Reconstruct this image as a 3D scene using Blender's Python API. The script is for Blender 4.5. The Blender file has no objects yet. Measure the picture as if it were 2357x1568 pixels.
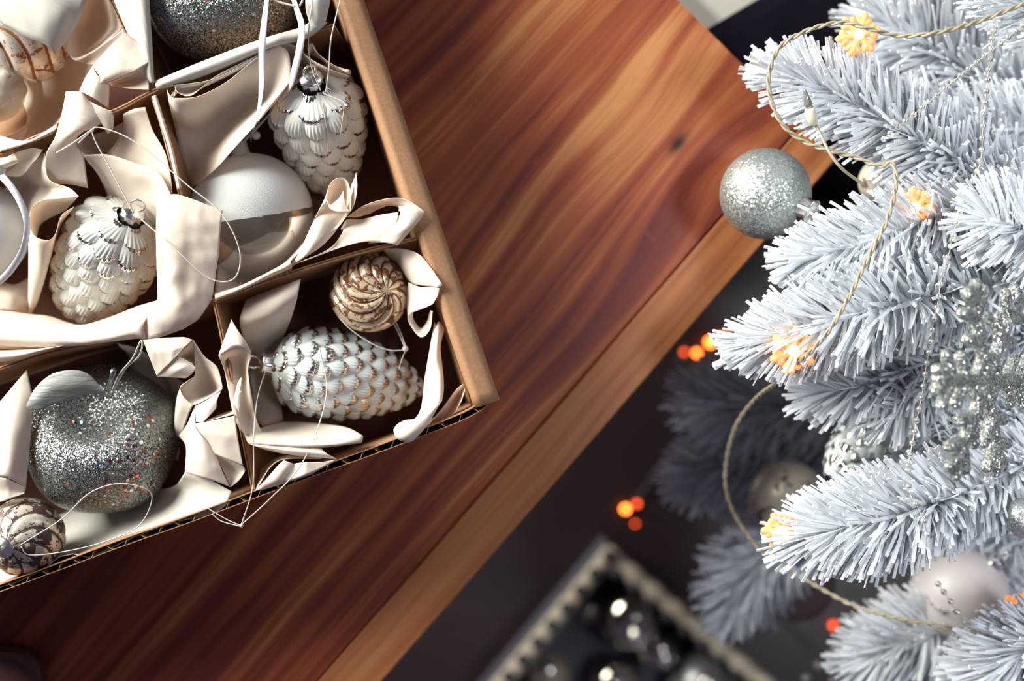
import bpy, bmesh, math, random
import numpy as np
from mathutils import Vector, Matrix, noise, Euler

random.seed(7)
RNG = np.random.default_rng(11)
SC = bpy.context.scene
COL = SC.collection
pi = math.pi

# ------------------------------------------------------------------ camera
CAMZ = 1.80
FPX = 50.0 / 36.0 * 2357.0
cam_data = bpy.data.cameras.new('camera')
cam = bpy.data.objects.new('camera', cam_data)
COL.objects.link(cam)
cam.location = (0, 0, CAMZ)
cam_data.lens = 50
cam_data.sensor_width = 36
cam_data.clip_start = 0.05
cam_data.dof.use_dof = True
cam_data.dof.focus_distance = 0.925
cam_data.dof.aperture_fstop = 2.8
SC.camera = cam

# ------------------------------------------------------------------ world and lights
W = bpy.data.worlds.new('room_light')
SC.world = W
W.use_nodes = True
bg = W.node_tree.nodes['Background']
bg.inputs[0].default_value = (0.80, 0.70, 1.0, 1)
bg.inputs[1].default_value = 0.115


def area(name, loc, target, sx, sy, power, color):
    l = bpy.data.lights.new(name, 'AREA')
    l.shape = 'RECTANGLE'
    l.size, l.size_y, l.energy, l.color = sx, sy, power, color
    o = bpy.data.objects.new(name, l)
    COL.objects.link(o)
    o.location = loc
    o.rotation_euler = (Vector(target) - Vector(loc)).to_track_quat('-Z', 'Y').to_euler()
    return o


area('window_light', (-1.55, 1.00, 1.62), (0, 0, 0.8), 1.15, 1.15, 136, (1.0, 0.985, 0.89))
area('tree_fill_light', (1.25, 1.15, 1.70), (0.25, 0, 0.8), 0.9, 0.8, 4, (0.90, 0.96, 1.0))  # unseen cool fill lamp, added to light the tree
spot = area('tree_fill_spot', (0.80, -0.02, 2.40), (0.54, -0.03, 0.8), 0.35, 0.35, 2.1, (0.93, 0.97, 1.0))  # unseen fill lamp added overhead to brighten the needles and nearby wood
spot.data.spread = math.radians(48)

SC.view_settings.view_transform = 'Standard'
SC.view_settings.look = 'None'
SC.view_settings.gamma = 1.0
SC.view_settings.exposure = -0.12
SC.view_settings.use_curve_mapping = False

ZT = 0.862          # rim of the cardboard box
ZTAB = 0.750        # table top


def P(x, y, z):
    """a point of the place at height z, found from where the photograph shows it"""
    d = CAMZ - z
    return ((x - 1178.5) * d / FPX, (784.0 - y) * d / FPX, z)


def PB(x, y, mm):
    return P(x, y, ZT + mm / 1000.0)


def pxm(px, z):
    return px * (CAMZ - z) / FPX


# ------------------------------------------------------------------ helpers
def wloc(o):
    v = Vector((0, 0, 0))
    while o is not None:
        v += o.location
        o = o.parent
    return v


def tag(o, label=None, cat=None, group=None, kind=None):
    if label: o['label'] = label
    if cat: o['category'] = cat
    if group: o['group'] = group
    if kind: o['kind'] = kind
    return o


def thing(name, loc, label, cat, group=None):
    o = bpy.data.objects.new(name, None)
    o.empty_display_size = 0.02
    COL.objects.link(o)
    o.location = loc
    return tag(o, label, cat, group)


def mk(name, verts, faces, m, parent=None, smooth=True, label=None, cat=None, group=None, kind=None, attr=None):
    v = np.asarray(verts, dtype=float).reshape(-1, 3)
    if parent is not None:
        off = np.array(wloc(parent))
    else:
        off = np.array([v[:, 0].mean(), v[:, 1].mean(), v[:, 2].min()])
    me = bpy.data.meshes.new(name)
    me.from_pydata((v - off).tolist(), [], [list(f) for f in faces])
    if smooth:
        me.polygons.foreach_set('use_smooth', [True] * len(me.polygons))
    if attr is not None:
        for k, arr in attr.items():
            a = me.attributes.new(k, 'FLOAT', 'POINT')
            a.data.foreach_set('value', np.asarray(arr, dtype=np.float32).ravel())
    me.update()
    if m is not None:
        me.materials.append(m)
    o = bpy.data.objects.new(name, me)
    COL.objects.link(o)
    if parent is not None:
        o.parent = parent
    else:
        o.location = off
    tag(o, label, cat, group, kind)
    return o


class MB:
    def __init__(self):
        self.v, self.f = [], []

    def add(self, verts, faces):
        n = len(self.v)
        self.v.extend([tuple(p) for p in verts])
        self.f.extend([[i + n for i in f] for f in faces])
        return self


def frame(axis, ref=(0, 0, 1)):
    a = Vector(axis).normalized()
    r = Vector(ref)
    if abs(a.dot(r)) > 0.95:
        r = Vector((0, 1, 0))
    x = r.cross(a).normalized()
    y = a.cross(x)
    return np.array([x, y, a])      # rows: local x,y,z


def place(local, origin, fr):
    return np.asarray(local) @ fr + np.array(origin)


def catmull(pts, n, closed=False):
    p = np.asarray(pts, dtype=float)
    if len(p) == 2:
        t = np.linspace(0, 1, n)[:, None]
        return p[0] * (1 - t) + p[1] * t
    if closed:
        q = np.vstack([p[-1], p, p[0], p[1]])
        seg = np.linalg.norm(np.diff(np.vstack([p, p[0]]), axis=0), axis=1)
    else:
        q = np.vstack([2 * p[0] - p[1], p, 2 * p[-1] - p[-2]])
        seg = np.linalg.norm(np.diff(p, axis=0), axis=1)
    cum = np.concatenate([[0], np.cumsum(seg)])
    s = np.linspace(0, cum[-1], n, endpoint=not closed)
    out = []
    for x in s:
        i = min(int(np.searchsorted(cum, x, 'right')) - 1, len(seg) - 1)
        t = (x - cum[i]) / max(seg[i], 1e-9)
        a, b, c, d = q[i], q[i + 1], q[i + 2], q[i + 3]
        out.append(0.5 * (2 * b + (c - a) * t + (2 * a - 5 * b + 4 * c - d) * t * t + (3 * b - a - 3 * c + d) * t ** 3))
    return np.array(out)


def linear(pts, n):
    p = np.asarray(pts, dtype=float)
    seg = np.linalg.norm(np.diff(p, axis=0), axis=1)
    cum = np.concatenate([[0], np.cumsum(seg)])
    s = np.linspace(0, cum[-1], n)
    return np.stack([np.interp(s, cum, p[:, k]) for k in range(3)], axis=1)


def grid_faces(nu, nv, cu=False, cv=False):
    f = []
    for j in range(nv if cv else nv - 1):
        for i in range(nu if cu else nu - 1):
            a = j * nu + i
            b = j * nu + (i + 1) % nu
            c = ((j + 1) % nv) * nu + (i + 1) % nu
            d = ((j + 1) % nv) * nu + i
            f.append((a, b, c, d))
    return f


def tube(pts, r, n=6, rn=None, closed=False, cap=True):
    """verts, faces of a tube through points (already world); r scalar or per-point"""
    p = np.asarray(pts, dtype=float)
    m = len(p)
    rr = np.full(m, r) if np.isscalar(r) else np.asarray(r)
    t = np.gradient(p, axis=0) if not closed else np.roll(p, -1, 0) - np.roll(p, 1, 0)
    t /= np.linalg.norm(t, axis=1)[:, None] + 1e-12
    ref = np.array([0, 0, 1.0]) if abs(t[0, 2]) < 0.9 else np.array([1.0, 0, 0])
    u = np.cross(t[0], ref); u /= np.linalg.norm(u)
    V = []
    for i in range(m):
        u = u - t[i] * np.dot(u, t[i]); u /= np.linalg.norm(u) + 1e-12
        w = np.cross(t[i], u)
        for k in range(n):
            a = 2 * pi * k / n
            V.append(p[i] + rr[i] * (math.cos(a) * u + math.sin(a) * w))
    F = grid_faces(n, m, cu=True, cv=closed)
    if cap and not closed:
        F.append(tuple(range(n))[::-1])
        F.append(tuple((m - 1) * n + k for k in range(n)))
    return V, F


def lathe(profile, n=32, origin=(0, 0, 0), fr=None, scallop=None):
    """profile: (r, z) pairs"""
    V = []
    for (r, z) in profile:
        for k in range(n):
            a = 2 * pi * k / n
            q = r * (1 + (scallop(a, z) if scallop else 0))
            V.append((q * math.cos(a), q * math.sin(a), z))
    F = grid_faces(n, len(profile), cu=True)
    F.append(tuple(range(n))[::-1])
    F.append(tuple((len(profile) - 1) * n + k for k in range(n)))
    if fr is None:
        fr = np.eye(3)
    return place(V, origin, fr), F


def uvsphere(c, r, nu=32, nv=20, fr=None, disp=None, squash=1.0):
    V = []
    for j in range(nv + 1):
        ph = pi * j / nv
        for i in range(nu):
            th = 2 * pi * i / nu
            q = r * (1 + (disp(th, ph) if disp else 0))
            V.append((q * math.sin(ph) * math.cos(th), q * math.sin(ph) * math.sin(th), q * squash * math.cos(ph)))
    F = grid_faces(nu, nv + 1, cu=True)
    return place(V, c, np.eye(3) if fr is None else fr), F


def box_verts(lo, hi):
    (a, b, c), (d, e, f) = lo, hi
    V = [(a, b, c), (d, b, c), (d, e, c), (a, e, c), (a, b, f), (d, b, f), (d, e, f), (a, e, f)]
    F = [(0, 3, 2, 1), (4, 5, 6, 7), (0, 1, 5, 4), (1, 2, 6, 5), (2, 3, 7, 6), (3, 0, 4, 7)]
    return V, F


def modifier(o, typ, **kw):
    m = o.modifiers.new(typ.lower(), typ)
    for k, v in kw.items():
        setattr(m, k, v)
    return m


# ------------------------------------------------------------------ materials
class NT:
    def __init__(self, name):
        self.m = bpy.data.materials.new(name)
        self.m.use_nodes = True
        self.t = self.m.node_tree
        self.b = self.t.nodes['Principled BSDF']
        self.out = self.t.nodes['Material Output']

    def n(self, typ, ins=None, **props):
        nd = self.t.nodes.new(typ)
        for k, v in props.items():
            setattr(nd, k, v)
        for k, v in (ins or {}).items():
            self.set(nd.inputs[k], v)
        return nd

    def set(self, sock, v):
        if isinstance(v, bpy.types.NodeSocket):
            self.t.links.new(v, sock)
        elif isinstance(v, (tuple, list)) and len(v) == 3 and sock.type == 'RGBA':
            sock.default_value = (*v, 1)
        else:
            sock.default_value = v

    def p(self, **kw):
        for k, v in kw.items():
            self.set(self.b.inputs[k.replace('_', ' ')], v)
        return self

    def math(self, op, a, b=0.0, clamp=False):
        nd = self.n('ShaderNodeMath', {0: a, 1: b}, operation=op, use_clamp=clamp)
        return nd.outputs[0]

    def vmath(self, op, a, b=(0, 0, 0)):
        return self.n('ShaderNodeVectorMath', {0: a, 1: b}, operation=op).outputs[0]

    def coord(self, which='Object'):
        return self.n('ShaderNodeTexCoord').outputs[which]

    def mapping(self, vec, scale=(1, 1, 1), loc=(0, 0, 0), rot=(0, 0, 0)):
        return self.n('ShaderNodeMapping', {'Vector': vec, 'Scale': scale, 'Location': loc, 'Rotation': rot}).outputs[0]

    def noise(self, vec, scale, detail=3.0, rough=0.5, dist=0.0):
        return self.n('ShaderNodeTexNoise', {'Vector': vec, 'Scale': scale, 'Detail': detail, 'Roughness': rough, 'Distortion': dist})

    def ramp(self, fac, stops, interp='LINEAR'):
        nd = self.n('ShaderNodeValToRGB', {'Fac': fac})
        cr = nd.color_ramp
        cr.interpolation = interp
        while len(cr.elements) < len(stops):
            cr.elements.new(0.5)
        for e, (pos, c) in zip(cr.elements, stops):
            e.position = pos
            e.color = (*c, 1) if len(c) == 3 else c
        return nd.outputs[0]

    def mix(self, f, a, b, blend='MIX'):
        nd = self.n('ShaderNodeMix', data_type='RGBA', blend_type=blend)
        self.set(nd.inputs[0], f); self.set(nd.inputs[6], a); self.set(nd.inputs[7], b)
        return nd.outputs[2]

    def bump(self, h, strength=0.3, dist=0.001):
        return self.n('ShaderNodeBump', {'Height': h, 'Strength': strength, 'Distance': dist}).outputs[0]


def simple(name, col, rough=0.5, metal=0.0, **kw):
    t = NT(name)
    t.p(Base_Color=col, Roughness=rough, Metallic=metal)
    for k, v in kw.items():
        t.p(**{k: v})
    return t.m


def mat_paper(name, col, trans=0.22):
    t = NT(name)
    c = t.coord()
    n1 = t.noise(c, 45, 4, 0.6)
    colr = t.mix(t.math('MULTIPLY', n1.outputs[0], 0.35), col, tuple(x * 0.9 for x in col))
    n2 = t.noise(c, 42, 3, 0.5, 0.2)
    ridg = t.math('ABSOLUTE', t.math('SUBTRACT', n2.outputs[0], 0.5))
    nrm = t.bump(ridg, 0.16, 0.003)
    t.p(Base_Color=colr, Roughness=0.75, Normal=nrm)
    t.b.inputs['Specular IOR Level'].default_value = 0.25
    tr = t.n('ShaderNodeBsdfTranslucent', {'Color': (col[0], col[1] * 0.80, col[2] * 0.62), 'Normal': nrm})
    mx = t.n('ShaderNodeMixShader', {0: trans, 1: t.b.outputs[0], 2: tr.outputs[0]})
    t.t.links.new(mx.outputs[0], t.out.inputs[0])
    return t.m


def mat_kraft(name, col, fibre=1.0, rough=0.7):
    t = NT(name)
    c = t.coord()
    n1 = t.noise(c, 420, 4, 0.65)
    n2 = t.noise(c, 30, 3, 0.5)
    col1 = t.mix(n1.outputs[0], tuple(x * (1 - 0.42 * fibre) for x in col), tuple(min(1, x * (1 + 0.32 * fibre)) for x in col))
    col2 = t.mix(t.math('MULTIPLY', n2.outputs[0], 0.5), col1, tuple(x * 0.72 for x in col))
    t.p(Base_Color=col2, Roughness=rough, Normal=t.bump(n1.outputs[0], 0.15, 0.001))
    return t.m


def mat_glitter(name, base, dark, scale=1300, amount=1.1, rough=0.22, metal=0.9):
    t = NT(name)
    c = t.coord()
    v = t.n('ShaderNodeTexVoronoi', {'Vector': c, 'Scale': scale})
    rnd = t.vmath('SUBTRACT', v.outputs['Color'], (0.5, 0.5, 0.5))
    geo = t.n('ShaderNodeNewGeometry')
    sc = t.n('ShaderNodeVectorMath', {0: rnd, 'Scale': amount}, operation='SCALE').outputs[0]
    nn = t.vmath('NORMALIZE', t.vmath('ADD', geo.outputs['Normal'], sc))
    sep = t.n('ShaderNodeSeparateColor', {0: v.outputs['Color']})
    col = t.mix(t.math('POWER', sep.outputs[1], 1.6), dark, base)
    t.p(Base_Color=col, Metallic=metal, Roughness=rough, Normal=nn)
    return t.m


def mat_mercury(name, silver, tarnish, scale=90, thr=0.52, rough=0.16, speck=True, metal=0.95):
    t = NT(name)
    c = t.coord()
    n1 = t.noise(c, scale, 5, 0.62, 0.4)
    n2 = t.noise(c, scale * 4.5, 3, 0.5)
    m1 = t.math('GREATER_THAN', n1.outputs[0], thr)
    m2 = t.math('GREATER_THAN', n2.outputs[0], 0.66)
    m = t.math('MAXIMUM', m1, m2) if speck else m1
    att = t.n('ShaderNodeAttribute', attribute_name='groove')
    m = t.math('MAXIMUM', m, t.math('GREATER_THAN', t.math('ADD', att.outputs['Fac'], t.math('MULTIPLY', n2.outputs[0], 0.4)), 0.86))
    t.p(Base_Color=t.mix(m, silver, tarnish), Metallic=t.math('SUBTRACT', metal, t.math('MULTIPLY', m, metal * 0.85)),
        Roughness=t.math('ADD', rough, t.math('MULTIPLY', m, 0.2)))
    return t.m


def mat_cone(name, white, silver, bias):
    t = NT(name)
    c = t.coord()
    att = t.n('ShaderNodeAttribute', attribute_name='wear')
    n1 = t.noise(c, 700, 3, 0.6)
    n2 = t.noise(c, 60, 3, 0.5)
    w = t.math('ADD', att.outputs['Fac'], t.math('MULTIPLY', t.math('SUBTRACT', n1.outputs[0], 0.5), 0.9))
    w = t.math('ADD', w, t.math('MULTIPLY', t.math('SUBTRACT', n2.outputs[0], 0.5), 1.3))
    w = t.math('GREATER_THAN', t.math('ADD', w, bias), 0.93)
    t.p(Base_Color=t.mix(w, white, silver), Metallic=w,
        Roughness=t.math('SUBTRACT', 0.42, t.math('MULTIPLY', w, 0.24)))
    return t.m


def mat_thin_glass(name, tint=(0.93, 0.93, 0.9), refl=1.0, ior=1.5):
    t = NT(name)
    t.t.nodes.remove(t.b)
    fr = t.n('ShaderNodeFresnel', {'IOR': ior})
    tr = t.n('ShaderNodeBsdfTransparent', {'Color': tint})
    gl = t.n('ShaderNodeBsdfGlossy', {'Color': (1, 1, 1), 'Roughness': 0.03})
    f = t.n('ShaderNodeMath', {0: fr.outputs[0], 1: refl}, operation='MULTIPLY', use_clamp=True)
    mx = t.n('ShaderNodeMixShader', {0: f.outputs[0], 1: tr.outputs[0], 2: gl.outputs[0]})
    df = t.n('ShaderNodeBsdfDiffuse', {'Color': (0.80, 0.74, 0.68)})
    tl = t.n('ShaderNodeBsdfTranslucent', {'Color': (0.85, 0.78, 0.72)})
    hz = t.n('ShaderNodeMixShader', {0: 0.6, 1: df.outputs[0], 2: tl.outputs[0]})
    mx = t.n('ShaderNodeMixShader', {0: 0.20, 1: mx.outputs[0], 2: hz.outputs[0]})
    t.t.links.new(mx.outputs[0], t.out.inputs[0])
    return t.m


def mat_wood(name, knots, tone, seed, patch, sap_lit=()):
    """varnished pine; object x runs along the grain, y across"""
    t = NT(name)
    c = t.mapping(t.coord(), loc=(seed * 0.37, seed * 0.171, 0))
    raw = t.coord()
    warp1 = t.noise(t.mapping(c, (1.6, 5.0, 1)), 1.0, 1, 0.5)
    warp2 = t.noise(t.mapping(c, (6.0, 26.0, 1)), 1.0, 2, 0.5)
    sep = t.n('ShaderNodeSeparateXYZ', {0: c})
    sraw = t.n('ShaderNodeSeparateXYZ', {0: raw})
    y = t.math('ADD', sep.outputs[1], t.math('MULTIPLY', warp1.outputs[0], 0.075))
    y = t.math('ADD', y, t.math('MULTIPLY', warp2.outputs[0], 0.010))
    kmask = None
    for (kx, ky, kr) in knots:
        dx = t.math('MULTIPLY', t.math('SUBTRACT', sraw.outputs[0], kx), 0.55)
        dy = t.math('SUBTRACT', sraw.outputs[1], ky)
        d2 = t.math('ADD', t.math('MULTIPLY', dx, dx), t.math('MULTIPLY', dy, dy))
        g = t.math('POWER', 2.718, t.math('MULTIPLY', d2, -1.0 / (2 * (kr * 5) ** 2)))
        y = t.math('ADD', y, t.math('MULTIPLY', t.math('MULTIPLY', g, dy), 0.9))
        k = t.math('POWER', 2.718, t.math('MULTIPLY', d2, -1.0 / (2 * (kr * 0.62) ** 2)))
        kmask = k if kmask is None else t.math('MAXIMUM', kmask, k)
    band = t.math('SINE', t.math('MULTIPLY', y, 2 * pi / 0.034))
    band = t.math('ADD', t.math('MULTIPLY', band, 0.5), 0.5)
    band2 = t.noise(t.n('ShaderNodeCombineXYZ', {0: t.math('MULTIPLY', sep.outputs[0], 1.1), 1: t.math('MULTIPLY', y, 64.0), 2: 0.0}).outputs[0], 1.0, 4, 0.6)
    fine = t.noise(t.mapping(c, (22, 520, 1)), 1.0, 3, 0.6)
    f = t.math('ADD', t.math('MULTIPLY', band, 0.10), t.math('MULTIPLY', t.math('SUBTRACT', band2.outputs[0], 0.20), 1.36))
    f = t.math('ADD', f, t.math('MULTIPLY', t.math('SUBTRACT', fine.outputs[0], 0.5), 0.20))
    big = t.noise(t.mapping(c, (5.0, 11, 1)), 1.0, 2, 0.5)
    f = t.math('ADD', f, t.math('MULTIPLY', t.math('SUBTRACT', big.outputs[0], 0.5), 0.65))
    f = t.math('ADD', f, patch)
    for (sx, sy, lx, ly, amt) in sap_lit:       # pale sapwood streaks, also painting in window light at the upper right
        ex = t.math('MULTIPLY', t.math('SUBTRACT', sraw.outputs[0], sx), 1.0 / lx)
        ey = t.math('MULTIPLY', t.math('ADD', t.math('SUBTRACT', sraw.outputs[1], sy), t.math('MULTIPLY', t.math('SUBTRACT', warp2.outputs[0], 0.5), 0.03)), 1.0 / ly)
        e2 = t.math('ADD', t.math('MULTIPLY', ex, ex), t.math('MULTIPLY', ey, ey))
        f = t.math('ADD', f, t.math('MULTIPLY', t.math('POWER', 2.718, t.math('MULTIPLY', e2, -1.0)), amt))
    a, b2, d, e = tone
    col = t.ramp(f, [(0.12, a), (0.38, b2), (0.60, d), (0.86, e)])
    blot = t.noise(t.mapping(c, (60, 60, 1)), 1.0, 2, 0.5)
    col = t.mix(t.math('MULTIPLY', t.math('GREATER_THAN', blot.outputs[0], 0.67), 0.13), col, (0.42, 0.08, 0.022))
    if kmask is not None:
        col = t.mix(t.math('MULTIPLY', kmask, 1.0, True), col, (0.02, 0.006, 0.004))
    t.p(Base_Color=col, Roughness=0.42, Normal=t.bump(fine.outputs[0], 0.08, 0.0006))
    t.b.inputs['Specular IOR Level'].default_value = 0.3
    return t.m


def mat_emit(name, col, strength):
    t = NT(name)
    t.p(Base_Color=col, Roughness=0.4)
    t.set(t.b.inputs['Emission Color'], col)
    t.b.inputs['Emission Strength'].default_value = strength
    return t.m


M = {}
M['paper'] = mat_paper('cream_paper', (0.90, 0.84, 0.755), 0.30)
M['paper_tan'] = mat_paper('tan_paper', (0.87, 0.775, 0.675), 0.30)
M['paper_white'] = mat_paper('white_paper', (0.68, 0.665, 0.61), 0.12)
M['kraft'] = mat_kraft('kraft_liner', (0.42, 0.225, 0.115))
M['kraft_shade'] = mat_kraft('kraft_shaded', (0.15, 0.060, 0.036))  # kraft darkened: the shade deep in the box is put into the colour
M['kraft_edge'] = mat_kraft('kraft_raw_edge', (0.52, 0.34, 0.20), 1.3)
M['silver'] = simple('polished_silver_cap', (0.90, 0.88, 0.85), 0.22, 1.0)
M['cord'] = simple('silver_cord', (0.55, 0.54, 0.48), 0.35, 0.5)
M['nylon'] = simple('clear_nylon', (0.72, 0.68, 0.62), 0.2, 0.0, Alpha=0.8)
M['satin'] = simple('white_satin_ribbon', (0.66, 0.69, 0.76), 0.32)
M['coneA'] = mat_cone('white_painted_silver_glass', (0.70, 0.72, 0.68), (0.62, 0.60, 0.57), 0.27)
M['coneC'] = mat_cone('worn_white_silver_glass', (0.66, 0.72, 0.72), (0.60, 0.57, 0.52), 0.46)
M['glitter'] = mat_glitter('silver_glitter', (0.56, 0.60, 0.58), (0.07, 0.085, 0.085), 1700, 0.95, 0.24, 0.68)
M['glitter_light'] = mat_glitter('pale_silver_glitter', (0.62, 0.66, 0.64), (0.38, 0.42, 0.41), 1100, 0.6, 0.40, 0.75)
M['glitter_flake'] = mat_glitter('snowflake_glitter', (0.80, 0.83, 0.79), (0.20, 0.22, 0.20), 1100, 1.0, 0.28, 0.6)
M['gold'] = mat_mercury('antique_gold_glass', (0.80, 0.66, 0.48), (0.15, 0.055, 0.020), 130, 0.53, 0.24, True, 0.5)
M['mottled'] = mat_mercury('mottled_silver_glass', (0.74, 0.68, 0.58), (0.085, 0.050, 0.040), 120, 0.50, 0.26, True, 0.45)
M['goldwhite'] = mat_mercury('pale_gold_glass', (0.86, 0.80, 0.70), (0.36, 0.14, 0.05), 120, 0.60, 0.3, True, 0.4)
M['cream_glass'] = mat_mercury('cream_spotted_glass', (0.78, 0.72, 0.58), (0.18, 0.15, 0.11), 55, 0.60, 0.35, False, 0.2)
M['frost'] = simple('frosted_white_glass', (0.60, 0.62, 0.64), 0.38, 0.0)
M['milky'] = simple('milky_glass', (0.55, 0.50, 0.50), 0.4, 0.0)
M['flock'] = (lambda t: (t.p(Base_Color=(0.76, 0.79, 0.80), Roughness=0.9, Normal=t.bump(t.noise(t.coord(), 1400, 3).outputs[0], 0.35, 0.001)), t.t.links.new(t.n('ShaderNodeMixShader', {0: 0.3, 1: t.b.outputs[0], 2: t.n('ShaderNodeBsdfTranslucent', {'Color': (0.85, 0.83, 0.80)}).outputs[0]}).outputs[0], t.out.inputs[0]), t.m)[2])(NT('white_flocking'))
M['glass'] = mat_thin_glass('clear_glass')
M['leaf'] = (lambda t: (t.p(Base_Color=t.mix(t.noise(t.mapping(t.coord(), (30, 160, 30)), 1.0, 4).outputs[0], (0.17, 0.19, 0.18), (0.46, 0.47, 0.44)), Roughness=0.55, Metallic=0.1, Normal=t.bump(t.noise(t.mapping(t.coord(), (60, 240, 60), rot=(0, 0, 0.3)), 1.0, 4).outputs[0], 0.6, 0.002)), t.m)[1])(NT('grey_fabric_leaf'))
M['stem'] = simple('dark_metal_stem', (0.25, 0.27, 0.28), 0.3, 0.9)
M['needle'] = (lambda t: (t.p(Base_Color=(0.91, 0.93, 0.96), Roughness=0.45), t.t.links.new(t.n('ShaderNodeMixShader', {0: 0.36, 1: t.b.outputs[0], 2: t.n('ShaderNodeBsdfTranslucent', {'Color': (0.90, 0.94, 0.98)}).outputs[0]}).outputs[0], t.out.inputs[0]), t.m)[2])(NT('white_tinsel_needles'))
M['twig'] = simple('white_wire_twig', (0.70, 0.74, 0.78), 0.6)
M['trunk'] = simple('tree_pole', (0.35, 0.35, 0.36), 0.5, 0.4)
M['wire'] = simple('clear_twisted_wire', (0.40, 0.35, 0.25), 0.25)
M['socket'] = simple('cream_plastic_socket', (0.75, 0.70, 0.55), 0.4)
M['bulb_off'] = simple('unlit_glass_bulb', (0.32, 0.33, 0.30), 0.1, 0.4)
M['bulb'] = mat_emit('lit_bulb', (1.0, 0.62, 0.30), 14.0)
M['cover'] = mat_emit('lit_snowflake_cover', (1.0, 0.43, 0.17), 0.50)
M['floor_glint'] = mat_emit('floor_glint', (1.0, 0.17, 0.02), 16.0)  # reflected lights built as glowing dots
M['floor_glint_dim'] = mat_emit('floor_glint_dim', (1.0, 0.10, 0.02), 5.0)
M['bead'] = simple('silver_bead', (0.92, 0.91, 0.84), 0.28, 0.85)
M['string'] = simple('bead_string', (0.55, 0.50, 0.38), 0.5)
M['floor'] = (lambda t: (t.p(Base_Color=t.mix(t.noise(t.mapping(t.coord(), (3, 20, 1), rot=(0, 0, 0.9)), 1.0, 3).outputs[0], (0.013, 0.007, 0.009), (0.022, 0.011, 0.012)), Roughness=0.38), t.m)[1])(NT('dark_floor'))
M['mirror'] = simple('mirrored_glass', (0.50, 0.47, 0.42), 0.10, 1.0)
M['satin_grey'] = simple('satin_grey_bauble', (0.30, 0.30, 0.30), 0.35, 0.7)
M['dull_beige'] = simple('dull_beige_bauble', (0.36, 0.28, 0.21), 0.5, 0.2)
M['black_fabric'] = simple('black_cloth', (0.010, 0.008, 0.015), 1.0)
M['black_fabric'].node_tree.nodes['Principled BSDF'].inputs['Specular IOR Level'].default_value = 0.05
M['white_card'] = simple('white_card', (0.72, 0.70, 0.62), 0.6)
M['dark_wood'] = simple('dark_brown_wood', (0.10, 0.035, 0.028), 0.5)
M['crate'] = simple('dark_crate_board', (0.09, 0.09, 0.12), 0.7)
M['rim'] = mat_kraft('pale_wicker_rim', (0.58, 0.50, 0.38), 1.0, 0.8)
M['stud'] = simple('dark_rivet', (0.03, 0.03, 0.035), 0.5)
SEQ = [simple('sequin_' + n, c, 0.18, 0.7) for n, c in (('orange', (0.75, 0.20, 0.06)), ('green', (0.20, 0.65, 0.35)), ('blue', (0.18, 0.30, 0.75)),
                                                       ('pink', (0.80, 0.45, 0.42)), ('pearl', (0.75, 0.72, 0.66)), ('russet', (0.32, 0.09, 0.05)))]

# ------------------------------------------------------------------ setting: floor
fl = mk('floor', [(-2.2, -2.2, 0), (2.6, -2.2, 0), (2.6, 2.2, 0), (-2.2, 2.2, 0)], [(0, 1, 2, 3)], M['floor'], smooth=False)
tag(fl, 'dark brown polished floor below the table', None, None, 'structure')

# ------------------------------------------------------------------ table
CORN = np.array(P(1926, 366, ZTAB))
fdir = np.array(P(880, 1568, ZTAB)) - CORN; fdir /= np.linalg.norm(fdir)
edir = np.array(P(1560, 0, ZTAB)) - CORN; edir /= np.linalg.norm(edir)
rotz = math.atan2(fdir[1], fdir[0])
nperp = np.array([fdir[1], -fdir[0], 0.0])
if np.dot(nperp, edir) < 0: nperp = -nperp
sgn = 1 if np.dot(nperp, (-fdir[1], fdir[0], 0)) > 0 else -1
shear = np.dot(edir, fdir) / np.dot(edir, nperp)
table = thing('table', (CORN[0], CORN[1], 0), 'varnished orange-brown pine table carrying the cardboard box', 'table')


def tab_local(px, py):
    q = np.array(P(px, py, ZTAB)) - CORN
    return float(np.dot(q, fdir)), float(np.dot(q, nperp)) * sgn


TONE1 = [(0.105, 0.020, 0.019), (0.19, 0.038, 0.022), (0.33, 0.086, 0.034), (0.53, 0.235, 0.088)]
TONE2 = [(0.20, 0.060, 0.028), (0.32, 0.110, 0.042), (0.43, 0.165, 0.062), (0.52, 0.25, 0.10)]
kx, ky = tab_local(1560, 330)
widths = [0.036, 0.384, 0.30]
lo = 0.0
for i, wd in enumerate(widths):
    hi = lo + wd
    g = 0.0004
    a, b = (lo + (g if i else 0)), hi - g
    bv = 0.0012
    V, F = [], []
    prof = [(a, -0.028), (a, -bv), (a + bv, 0.0), (b - bv, 0.0), (b, -bv), (b, -0.028)]
    for end, L in ((0, 0.0), (1, 1.30)):
        for (yy, zz) in prof:
            V.append((L + shear * yy, yy * sgn, zz))
    n = len(prof)
    F = [(k, (k + 1) % n, n + (k + 1) % n, n + k) for k in range(n)] + [tuple(range(n))[::-1], tuple(range(n, 2 * n))]
    if sgn < 0: F = [f[::-1] for f in F]
    kn = [(kx, ky, 0.0058)] if i == 1 else []
    sp = []
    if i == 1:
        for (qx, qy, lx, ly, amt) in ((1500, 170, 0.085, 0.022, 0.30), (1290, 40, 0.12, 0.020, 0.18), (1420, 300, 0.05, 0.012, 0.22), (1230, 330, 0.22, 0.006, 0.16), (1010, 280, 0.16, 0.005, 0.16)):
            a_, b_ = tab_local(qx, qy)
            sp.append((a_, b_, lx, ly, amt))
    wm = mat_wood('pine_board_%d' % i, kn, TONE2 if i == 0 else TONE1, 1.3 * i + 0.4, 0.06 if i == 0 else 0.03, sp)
    me = bpy.data.meshes.new('plank')
    me.from_pydata(V, [], F); me.update()
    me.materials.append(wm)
    o = bpy.data.objects.new('plank', me); COL.objects.link(o)
    o.parent = table
    o.location = (0, 0, ZTAB)
    o.rotation_euler = (0, 0, rotz)
    lo = hi
total_w = lo
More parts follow.
